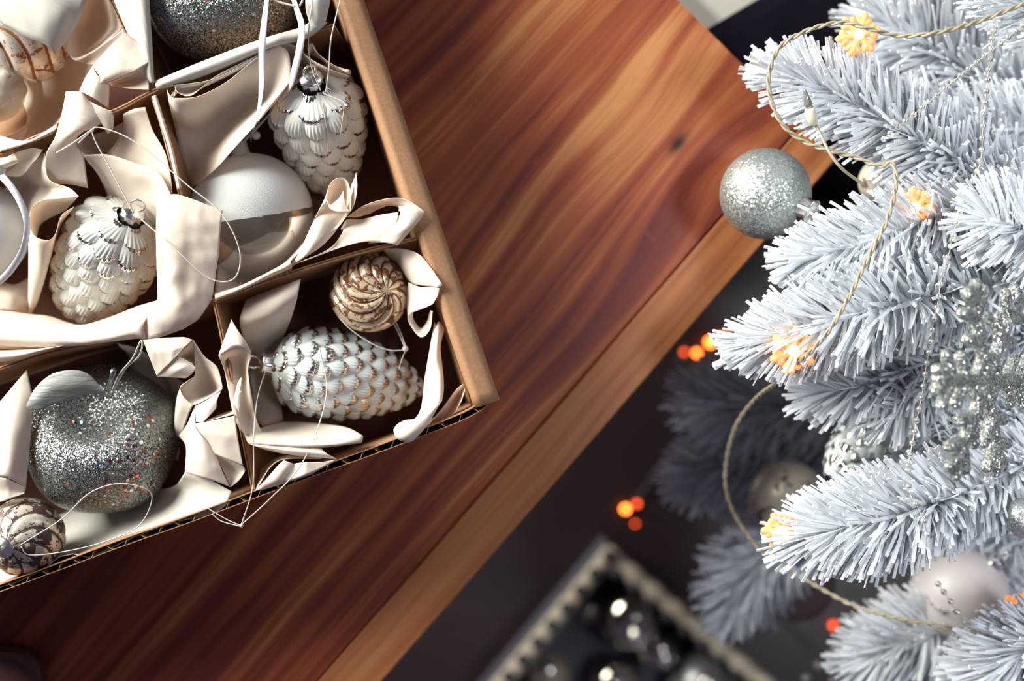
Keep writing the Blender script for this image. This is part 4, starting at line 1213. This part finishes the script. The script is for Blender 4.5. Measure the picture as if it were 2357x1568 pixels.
BR = [
    # upper tip pointing left
    ([(1806, 172, .835), (1900, 205, .84), (2010, 262, .84), (2130, 330, .835), (2270, 400, .82), (2420, 470, .80)], 1150, .039),
    ([(2060, 300, .81), (2150, 300, .80), (2260, 300, .79), (2420, 300, .77)], 600, .042),
    # grey mass at the top right, lower
    ([(2030, 45, .76), (2120, 95, .76), (2230, 170, .75), (2420, 260, .74)], 900, .046),
    ([(2080, -40, .70), (2180, 10, .70), (2300, 60, .69), (2450, 120, .68)], 800, .05),
    ([(2190, 130, .72), (2280, 190, .72), (2380, 240, .72), (2480, 280, .70)], 700, .048),
    ([(2310, -60, .84), (2380, 10, .84), (2460, 80, .84)], 400, .04),
    # second tier
    ([(1856, 596, .850), (1935, 578, .853), (2060, 530, .85), (2180, 490, .84), (2300, 455, .83), (2430, 430, .81)], 1050, .036),
    ([(2270, 500, .875), (2330, 520, .875), (2400, 540, .87), (2480, 560, .86)], 420, .036),
    ([(2110, 420, .79), (2200, 450, .79), (2300, 480, .78), (2430, 500, .77)], 600, .042),
    # third tier, sharpest
    ([(1745, 790, .850), (1800, 778, .853), (1890, 752, .858), (2000, 716, .862), (2110, 690, .852), (2230, 668, .83), (2340, 640, .82), (2450, 610, .81)], 1650, .039),
    ([(1900, 905, .815), (1980, 890, .82), (2070, 860, .82), (2180, 820, .82), (2300, 790, .81), (2440, 760, .80)], 900, .038),
    ([(2050, 960, .83), (2110, 910, .82), (2180, 870, .805), (2280, 830, .80), (2420, 800, .79)], 500, .032),
    ([(2150, 985, .80), (2220, 975, .80), (2300, 970, .80), (2430, 960, .79)], 420, .034),
    # fourth tier
    ([(1858, 1236, .848), (1930, 1218, .854), (2030, 1196, .858), (2130, 1166, .852), (2230, 1128, .835), (2330, 1082, .82), (2450, 1020, .80)], 1650, .041),
    ([(2090, 1110, .70), (2130, 1090, .70), (2180, 1070, .80), (2320, 1050, .79), (2450, 1040, .78)], 700, .042),
    # dim blurred branches deep below
    ([(1640, 930, .56), (1720, 938, .56), (1830, 930, .56), (1960, 930, .56), (2120, 920, .54)], 800, .055),
    ([(1618, 1090, .52), (1690, 1060, .52), (1790, 1020, .52), (1900, 1000, .52), (2050, 990, .50)], 800, .055),
    ([(1790, 880, .48), (1850, 860, .48), (1940, 830, .47), (2080, 820, .46)], 600, .06),
    ([(1690, 1385, .55), (1735, 1315, .555), (1790, 1260, .56), (1860, 1200, .56), (1950, 1150, .55)], 620, .05),
    ([(1800, 1080, .46), (1900, 1090, .46), (2050, 1090, .45), (2250, 1080, .44)], 600, .06),
    # lower right
    ([(1995, 1520, .70), (2060, 1490, .705), (2150, 1460, .71), (2260, 1430, .70), (2420, 1390, .69)], 850, .044),
    ([(2060, 1600, .66), (2140, 1560, .66), (2240, 1530, .66), (2400, 1500, .65)], 600, .046),
    ([(2262, 1570, .80), (2310, 1530, .805), (2380, 1490, .81), (2470, 1450, .80)], 600, .040),
    ([(2200, 1220, .68), (2280, 1230, .68), (2380, 1230, .67), (2480, 1220, .66)], 400, .045),
]
for k, (pts, cnt, nl) in enumerate(BR):
    branch(pts, cnt, nl, seed=100 + k)

# ------------------------------------------------------------------ tree decorations
def plain_ball(px, py, z, rpx, axis, label, mat, capr=0.0065, name='bauble', group='baubles on the tree', cat='ornament', cap=True):
    c = np.array(P(px, py, z)); R = pxm(rpx, z)
    root = thing(name, (c[0], c[1], c[2] - R), label, cat, group)
    V, F = uvsphere(c, R, 56, 36)
    mk('glass_body', V, F, M[mat], root)
    if cap:
        ball_cap(root, c, R, axis, capr)
    return root


plain_ball(1762, 446, .815, 105, (0.70, -0.40, 0.58), 'pale silver glitter bauble hanging over the table edge', 'glitter_light', 0.0085)
plain_ball(2356, 1192, .85, 46, (0.3, 0.6, 0.7), 'silver glitter bauble at the right edge beside the lowest bright branch', 'glitter_light')
plain_ball(1812, 1148, .62, 88, (0.8, -0.3, 0.4), 'cream glass bauble with dark spots below the third branch', 'cream_glass')
plain_ball(2208, 1368, .70, 112, (0.5, 0.6, 0.4), 'milky white bauble glowing pink under the lowest bright branch', 'milky')
plain_ball(1830, 1340, .48, 92, (0.3, 0.6, 0.6), 'dim brown glass bauble deep among the lower branches', 'dull_beige')
plain_ball(2030, 418, .77, 54, (0.3, 0.5, 0.8), 'small beige mercury bauble behind the wire loop', 'cream_glass', 0.006)
pine_cone(2006, 1036, 0, (0.75, 0.35, -0.45), 0.030, 0.095, 'small silver pine cone hanging blurred between two branches', 'coneC', 10, 13, (130, 130), z=.745)
plain_ball(1975, 1432, .50, 24, (1, -0.4, 0.4), 'small bright silver bauble low behind the wire', 'mirror', 0.006)

# glitter snowflake
def capsule(mb, a, b, r, n=10):
    a, b = np.array(a), np.array(b)
    d = b - a; L = np.linalg.norm(d); d /= L
    ts = [-r, -r * 0.7, 0, L, L + r * 0.7, L + r]
    rs_ = [0.05 * r, r * 0.71, r, r, r * 0.71, 0.05 * r]
    V, F = tube([a + d * t for t in ts], rs_, n)
    mb.add(V, F)


def flake(center, U, Vv, R, r, detail=True, rot=0.0):
    U = np.array(U) / np.linalg.norm(U); Vv = np.array(Vv) / np.linalg.norm(Vv)
    center = np.array(center)

    def q(x, y): return center + Vv * x * R + U * y * R
    mb = MB()
    for k in range(6):
        a = k * pi / 3 + rot
        ca, sa = math.cos(a), math.sin(a)
        capsule(mb, q(0, 0), q(ca * 0.92, sa * 0.92), r)
        for (pos, ln) in (((0.40, 0.26), (0.66, 0.27)) if detail else ((0.55, 0.3),)):
            for s in (-1, 1):
                b = a + s * pi / 3.3
                x0, y0 = ca * pos, sa * pos
                capsule(mb, q(x0, y0), q(x0 + math.cos(b) * ln, y0 + math.sin(b) * ln), r * 0.92)
        for s in (-0.09, 0.09) if detail else ():
            capsule(mb, q(math.cos(a) * .80, math.sin(a) * .80), q(math.cos(a + s) * 0.95, math.sin(a + s) * 0.95), r * 1.0)
        b = (k + 1) * pi / 3 + rot
        rr = 0.24
        capsule(mb, q(ca * rr, sa * rr), q(math.cos(b) * rr, math.sin(b) * rr), r * 0.9)
    return mb


fc = P(2268, 876, .925)
mb = flake(fc, (0.09, 1, 0.05), (0.69, -0.03, -0.72), pxm(250, .925), 0.0043)
sf = mk('snowflake_ornament', mb.v, mb.f, M['glitter_flake'], None, True, 'large silver glitter snowflake hanging at the right edge over the branches', 'ornament')
modifier(sf, 'REMESH', mode='VOXEL', voxel_size=0.0008, use_smooth_shade=True)
modifier(sf, 'SMOOTH', factor=0.5, iterations=3)

# bead garlands
def sphere_mesh(name, r, m, nu=14, nv=10):
    V, F = uvsphere((0, 0, 0), r, nu, nv)
    me = bpy.data.meshes.new(name)
    me.from_pydata([tuple(v) for v in V], [], F)
    me.polygons.foreach_set('use_smooth', [True] * len(me.polygons))
    me.materials.append(m)
    return me


def garland(pts, spacing, label, r=0.0021, gr='bead garlands'):
    w = np.array([P(*q) for q in pts])
    ln = np.linalg.norm(np.diff(w, axis=0), axis=1).sum()
    p = catmull(w, 160)
    root = thing('bead_garland', tuple(p[len(p) // 2]), label, 'garland', gr)
    V, F = tube(p, 0.00035, 5)
    mk('string', V, F, M['string'], root)
    me = sphere_mesh('bead', r, M['bead'])
    off = wloc(root)
    for q in catmull(w, max(2, int(ln / spacing))):
        o = bpy.data.objects.new('bead', me)
        COL.objects.link(o)
        o.parent = root
        o.location = Vector(q) - off
    return root


garland([(2400, 20, .86), (2350, 62, .865), (2280, 118, .865), (2200, 182, .865), (2120, 250, .865), (2060, 298, .865), (2034, 320, .86)], 0.0062, 'silver bead strand running diagonally across the top right branches')
garland([(2310, 20, .83), (2300, 45, .845), (2285, 80, .86), (2278, 140, .865), (2270, 210, .87), (2262, 300, .87), (2256, 375, .87), (2228, 440, .875), (2206, 500, .876), (2188, 570, .874), (2176, 610, .868), (2165, 650, .876), (2158, 700, .876), (2148, 745, .876),
         (2140, 800, .87), (2133, 838, .868), (2124, 900, .868), (2112, 960, .868), (2100, 1020, .87), (2090, 1072, .872)], 0.0074, 'long silver bead strand hanging down between the branches left of the snowflake')
garland([(2092, 1120, .885), (2098, 1145, .887), (2116, 1175, .887), (2128, 1204, .886), (2134, 1230, .88)], 0.0078, 'short run of silver beads lying on the lowest bright branch')
garland([(2160, 1345, .79), (2176, 1368, .80), (2192, 1390, .80), (2212, 1420, .80), (2228, 1442, .80), (2240, 1470, .79), (2252, 1500, .78)], 0.0074, 'silver beads hanging in front of the milky white bauble')
garland([(1856, 1562, .52), (1874, 1540, .52), (1898, 1524, .52), (1914, 1522, .52), (1918, 1545, .52), (1920, 1568, .52)], 0.0115, 'loop of blurred pale beads at the bottom among the branches', 0.0048)

# string of lights: twisted pair of wires with bulbs under snowflake covers
wire_px = [(2420, -20, .90), (2357, 8, .90), (2250, 50, .90), (2150, 76, .90), (2070, 82, .89), (2000, 66, .89), (1940, 52, .885), (1870, 66, .88), (1800, 104, .875), (1772, 160, .87), (1772, 220, .87), (1800, 285, .87), (1850, 325, .87),
           (1910, 347, .875), (1970, 362, .88), (2024, 382, .885), (2052, 375, .89), (2062, 420, .895), (2044, 500, .895), (2000, 590, .895), (1945, 700, .895), (1905, 765, .89), (1850, 826, .875), (1800, 872, .83), (1740, 918, .77), (1694, 980, .74),
           (1672, 1060, .72), (1672, 1130, .72), (1700, 1200, .72), (1760, 1276, .73), (1800, 1300, .735), (1870, 1344, .74), (1960, 1392, .75), (2050, 1420, .77), (2150, 1440, .79), (2250, 1458, .80), (2357, 1452, .80), (2440, 1440, .80)]
wp = catmull([P(*q) for q in wire_px], 700)
sl = thing('string_light', tuple(wp[300]), 'twisted clear wire string of lights with glowing snowflake covers on the tree', 'string lights')
tn = np.gradient(wp, axis=0); tn /= np.linalg.norm(tn, axis=1)[:, None]
sd = np.cross(tn, (0, 0, 1.0)); sd /= np.linalg.norm(sd, axis=1)[:, None]
upv = np.cross(sd, tn)
cum = np.concatenate([[0], np.cumsum(np.linalg.norm(np.diff(wp, axis=0), axis=1))])
for ph in (0, pi):
    a = cum / 0.0085 * pi + ph
    q = wp + 0.00085 * (np.cos(a)[:, None] * sd + np.sin(a)[:, None] * upv)
    V, F = tube(q, 0.00095, 6)
    mk('wire', V, F, M['wire'], sl)
V, F = tube(catmull([P(*q) for q in [(1868, 268, .875), (1884, 300, .876), (1910, 352, .884), (1940, 390, .884), (1986, 424, .87)]], 40), 0.0011, 6)
mk('lead', V, F, M['wire'], sl)
a_, b_ = np.array(P(1872, 284, .876)), np.array(P(1856, 222, .882))
ax = (b_ - a_) / np.linalg.norm(b_ - a_)
V, F = lathe([(0.0012, -0.002), (0.0030, 0.0), (0.0038, 0.004), (0.0036, 0.009), (0.0030, 0.0105), (0.001, 0.0105)], 16, a_, frame(ax))
sk = mk('socket', V, F, M['socket'], sl)
V, F = lathe([(0.0022, 0.010), (0.0027, 0.014), (0.0020, 0.018), (0.0010, 0.0225), (0.0003, 0.024)], 14, a_, frame(ax))
mk('bulb', V, F, M['bulb_off'], sk)


def cover(px, py, z, rpx, U, Vv, rot=0.0):
    R = pxm(rpx, z)
    c = np.array(P(px, py, z))
    mb = flake(c, U, Vv, R, R * 0.19, False, rot)
    o = mk('snowflake_cover', mb.v, mb.f, M['cover'], sl)
    o['label'] = 'glowing orange snowflake cover'
    n_ = np.cross(np.array(Vv, float), np.array(U, float)); n_ /= np.linalg.norm(n_)
    V, F = uvsphere(c + n_ * R * 0.1, R * 0.26, 14, 10)
    mk('bulb', V, F, M['bulb'], o)


cover(1976, 80, .862, 48, (0.1, 1, 0.1), (1, -0.1, 0.1), 0.3)
cover(2106, 474, .850, 44, (0.1, 0.8, 0.5), (1, -0.1, 0.1), 0.9)
cover(1826, 806, .866, 52, (0.1, 1, 0.2), (1, -0.1, 0.1), 0.55)
cover(1800, 1222, .845, 44, (0.1, 1, 0.2), (1, -0.1, 0.1), 0.1)
cover(2350, 1405, .78, 44, (0.1, 1, 0.2), (1, -0.1, 0.1), 0.4)
cover(2108, 402, .72, 24, (0.1, 1, 0.2), (1, -0.1, 0.1), 0.2)

# ------------------------------------------------------------------ floor: glowing dots for reflected lights, crate of ornaments, stool, white box
fpts = [(1560, 850, .02), (1570, 812, .02), (1604, 813, .02), (1636, 790, .02), (1680, 790, .02), (1690, 830, .02), (1640, 900, .02), (1560, 1020, .02), (1480, 1130, .02), (1440, 1172, .02), (1470, 1165, .02), (1560, 1200, .02), (1700, 1330, .02), (1800, 1420, .02), (1880, 1500, .02)]
fp = catmull([P(x, y, .008) for x, y, z in fpts], 160)
fs = thing('string_light', tuple(fp[80]), 'blurred orange light reflections on the dark floor, built as an added string of glowing dots', 'string lights')
V, F = tube(fp, 0.0014, 6)
mk('wire', V, F, M['stud'], fs)  # added wire joining the dots that stand in for reflections
b1 = sphere_mesh('bulb', 0.0042, M['floor_glint'])
b2 = sphere_mesh('bulb', 0.0036, M['floor_glint_dim'])
for (x, y, me, s_) in [(1635, 788, b1, 1.2), (1668, 778, b1, 1.0), (1680, 792, b1, 0.9), (1604, 813, b1, 0.85), (1575, 811, b2, 0.8), (1440, 1172, b1, 1.0), (1466, 1160, b2, 0.9), (1660, 778, b2, 1.3), (1705, 808, b2, 0.8), (1672, 828, b2, 1.0), (1462, 1206, b2, 0.6), (1840, 1385, b2, 1.0), (1918, 1440, b2, 1.0), (1760, 1335, b2, 0.7)]:
    o = bpy.data.objects.new('bulb', me); COL.objects.link(o); o.parent = fs
    o.location = Vector(P(x, y, .012)) - wloc(fs)
    o.scale = (s_, s_, s_)

# crate on the floor
zr = 0.11
K = np.array(P(1400, 1262, zr)); K1 = np.array(P(1100, 1621, zr)); K2 = np.array(P(1834, 1621, zr))
u1 = (K1 - K) / np.linalg.norm(K1 - K); u2 = np.array([-u1[1], u1[0], 0])
if np.dot(u2, K2 - K) < 0: u2 = -u2
LX, LY, wl = 0.34, 0.46, 0.012
crate = thing('ornament_crate', tuple(K + (u1 * LX + u2 * LY) / 2 * np.array([1, 1, 0]) - np.array([0, 0, zr])), 'dark open crate with a pale rivetted rim on the floor, full of baubles', 'crate')


def cbox(a0, a1, b0, b1, z0, z1):
    V = [K * np.array([1, 1, 0]) + u1 * a + u2 * b + np.array([0, 0, z]) for z in (z0, z1) for (a, b) in ((a0, b0), (a1, b0), (a1, b1), (a0, b1))]
    return V, [(0, 3, 2, 1), (4, 5, 6, 7), (0, 1, 5, 4), (1, 2, 6, 5), (2, 3, 7, 6), (3, 0, 4, 7)]


mk('bottom_panel', *cbox(0, LX, 0, LY, 0.001, 0.007), M['crate'], crate, False)
for (a0, a1, b0, b1) in ((0, LX, 0, wl), (0, LX, LY - wl, LY), (0, wl, wl, LY - wl), (LX - wl, LX, wl, LY - wl)):
    mk('side_panel', *cbox(a0, a1, b0, b1, 0.007, zr - 0.006), M['crate'], crate, False)
rim_r = 0.0105


def rim(a, b, seed, wav):
    q0 = K + u1 * a[0] + u2 * a[1]; q1 = K + u1 * b[0] + u2 * b[1]
    n_ = 60
    t = np.linspace(0, 1, n_)[:, None]
    p = q0 * (1 - t) + q1 * t
    rr = np.array([rim_r * (1 + wav * math.sin(k * 1.45)) for k in range(n_)])
    V, F = tube(p, rr, 10)
    return mk('rim', V, F, M['rim'], crate)


rim((0, wl / 2), (LX, wl / 2), 1, 0.03)
rim((wl / 2, 0), (wl / 2, LY), 2, 0.13)
rim((0, LY - wl / 2), (LX, LY - wl / 2), 3, 0.03)
rim((LX - wl / 2, 0), (LX - wl / 2, LY), 4, 0.13)
stud_me = sphere_mesh('stud', 0.0080, M['stud'], 12, 8)
for k in range(13):
    o = bpy.data.objects.new('stud', stud_me); COL.objects.link(o); o.parent = crate
    o.location = Vector(K + u1 * (0.006 + 0.0265 * k) + u2 * (wl / 2) + np.array([0, 0, rim_r * 0.85])) - wloc(crate)
for k in range(1, 17):
    o = bpy.data.objects.new('stud', stud_me); COL.objects.link(o); o.parent = crate
    o.location = Vector(K + u2 * (0.0265 * k) + u1 * (wl + 0.004) + np.array([0, 0, rim_r * 0.45])) - wloc(crate)
GB = 'baubles in the floor crate'
plain_ball(1452, 1418, .070, 78, (0.1, -0.4, 0.9), 'large mirrored glass bauble nearest the far corner of the floor crate', 'mirror', 0.01, group=GB)
plain_ball(1516, 1492, .055, 54, (0.1, -0.2, 0.9), 'smaller mirrored bauble touching the large mirrored one in the crate', 'mirror', 0.008, group=GB)
plain_ball(1262, 1552, .055, 50, (0.0, 0.4, 0.9), 'dull beige bauble along the left side of the floor crate', 'dull_beige', 0.008, group=GB)
plain_ball(1415, 1568, .055, 58, (0.1, 0.0, 1), 'dark mirrored bauble at the bottom edge between beige and grey baubles', 'mirror', 0.008, group=GB)
plain_ball(1620, 1580, .055, 82, (0.0, 0.3, 1), 'big satin grey bauble along the right side of the floor crate', 'satin_grey', 0.01, group=GB)
plain_ball(1356, 1402, .040, 30, (0.0, 0.3, 1), 'small dim bauble left of the large mirrored one in the crate', 'dull_beige', 0.006, group=GB)

# black padded stool by the end of the table
zs = 0.66
s1, s2 = np.array(P(1668, 38, zs)), np.array(P(1732, 0, zs))
sa = (s2 - s1) / np.linalg.norm(s2 - s1)
sb = np.array([sa[1], -sa[0], 0])
o0 = s1 - sa * 0.05
stool = thing('stool', (o0[0] + sa[0] * .2 + sb[0] * .15, o0[1] + sa[1] * .2 + sb[1] * .15, 0), 'black padded stool in shadow at the far end of the table', 'stool')


def sq(a, b, z): return o0 * np.array([1, 1, 0]) + sa * a + sb * b + np.array([0, 0, z])


bmv, SW, SD = [], 0.42, 0.32
prof_s = [(0.012, zs - 0.05), (0.0, zs - 0.03), (0.0, zs - 0.012), (0.004, zs - 0.003), (0.014, zs)]
rings = []
for (ins, z) in prof_s:
    rings.append([sq(ins, ins, z), sq(SW - ins, ins, z), sq(SW - ins, SD - ins, z), sq(ins, SD - ins, z)])
V = [v for r_ in rings for v in r_]
F = grid_faces(4, len(rings), cu=True) + [(0, 1, 2, 3), tuple(4 * (len(rings) - 1) + k for k in range(4))[::-1]]
mk('seat_cushion', V, F, M['black_fabric'], stool, False)
for (a, b) in ((.03, .03), (SW - .03, .03), (SW - .03, SD - .03), (.03, SD - .03)):
    V, F = tube([sq(a, b, 0), sq(a, b, zs - 0.05)], 0.014, 10)
    mk('leg', V, F, M['stud'], stool)

# white box on the floor behind the stool
zb = 0.20
w0 = np.array(P(1664, 44, zb)); w1 = np.array(P(1590, -30, zb))
wa = (w1 - w0) / np.linalg.norm(w1 - w0); wb_ = np.array([-wa[1], wa[0], 0])
if wb_[1] < 0: wb_ = -wb_
q = [w0 - wa * 0.02, w0 + wa * 0.20, w0 + wa * 0.20 + wb_ * 0.25, w0 - wa * 0.02 + wb_ * 0.25]
wbx = thing('white_box', tuple((q[0] + q[2]) / 2 * np.array([1, 1, 0])), 'pale white box on the floor, a blurred corner beyond the table end', 'box')
V = [p_ * np.array([1, 1, 0]) + np.array([0, 0, z]) for z in (0.0, zb - 0.02) for p_ in q]
FB6 = [(0, 3, 2, 1), (4, 5, 6, 7), (0, 1, 5, 4), (1, 2, 6, 5), (2, 3, 7, 6), (3, 0, 4, 7)]
mk('body', V, FB6, M['white_card'], wbx, False)
cen = sum(q) / 4
q2 = [cen + (p_ - cen) * 1.02 for p_ in q]
V = [p_ * np.array([1, 1, 0]) + np.array([0, 0, z]) for z in (zb - 0.04, zb) for p_ in q2]
mk('lid', V, FB6, M['white_card'], wbx, False)

# brown wooden tray corner at the lower left of the table
t0 = np.array(P(92, 1492, ZTAB + 0.018))
V, F = [], []
for z, ins in ((ZTAB + 0.0005, 0.004), (ZTAB + 0.003, 0.0), (ZTAB + 0.014, 0.0), (ZTAB + 0.018, 0.003), (ZTAB + 0.018, 0.008), (ZTAB + 0.012, 0.010)):
    for (cx, cy, a0) in ((-0.024, -0.024, 0), (-0.20, -0.024, 1), (-0.20, -0.15, 2), (-0.024, -0.15, 3)):
        for k in range(8):
            a = a0 * pi / 2 + k * pi / 14
            rr = 0.024 - ins
            V.append((t0[0] + cx + rr * math.cos(a), t0[1] + cy + rr * math.sin(a), z))
nn = 32
F = grid_faces(nn, 6, cu=True) + [tuple(range(nn))[::-1], tuple(5 * nn + k for k in range(nn))]
mk('wooden_tray', V, F, M['dark_wood'], None, False, 'dark brown wooden tray with a rounded corner at the lower left of the table', 'tray')
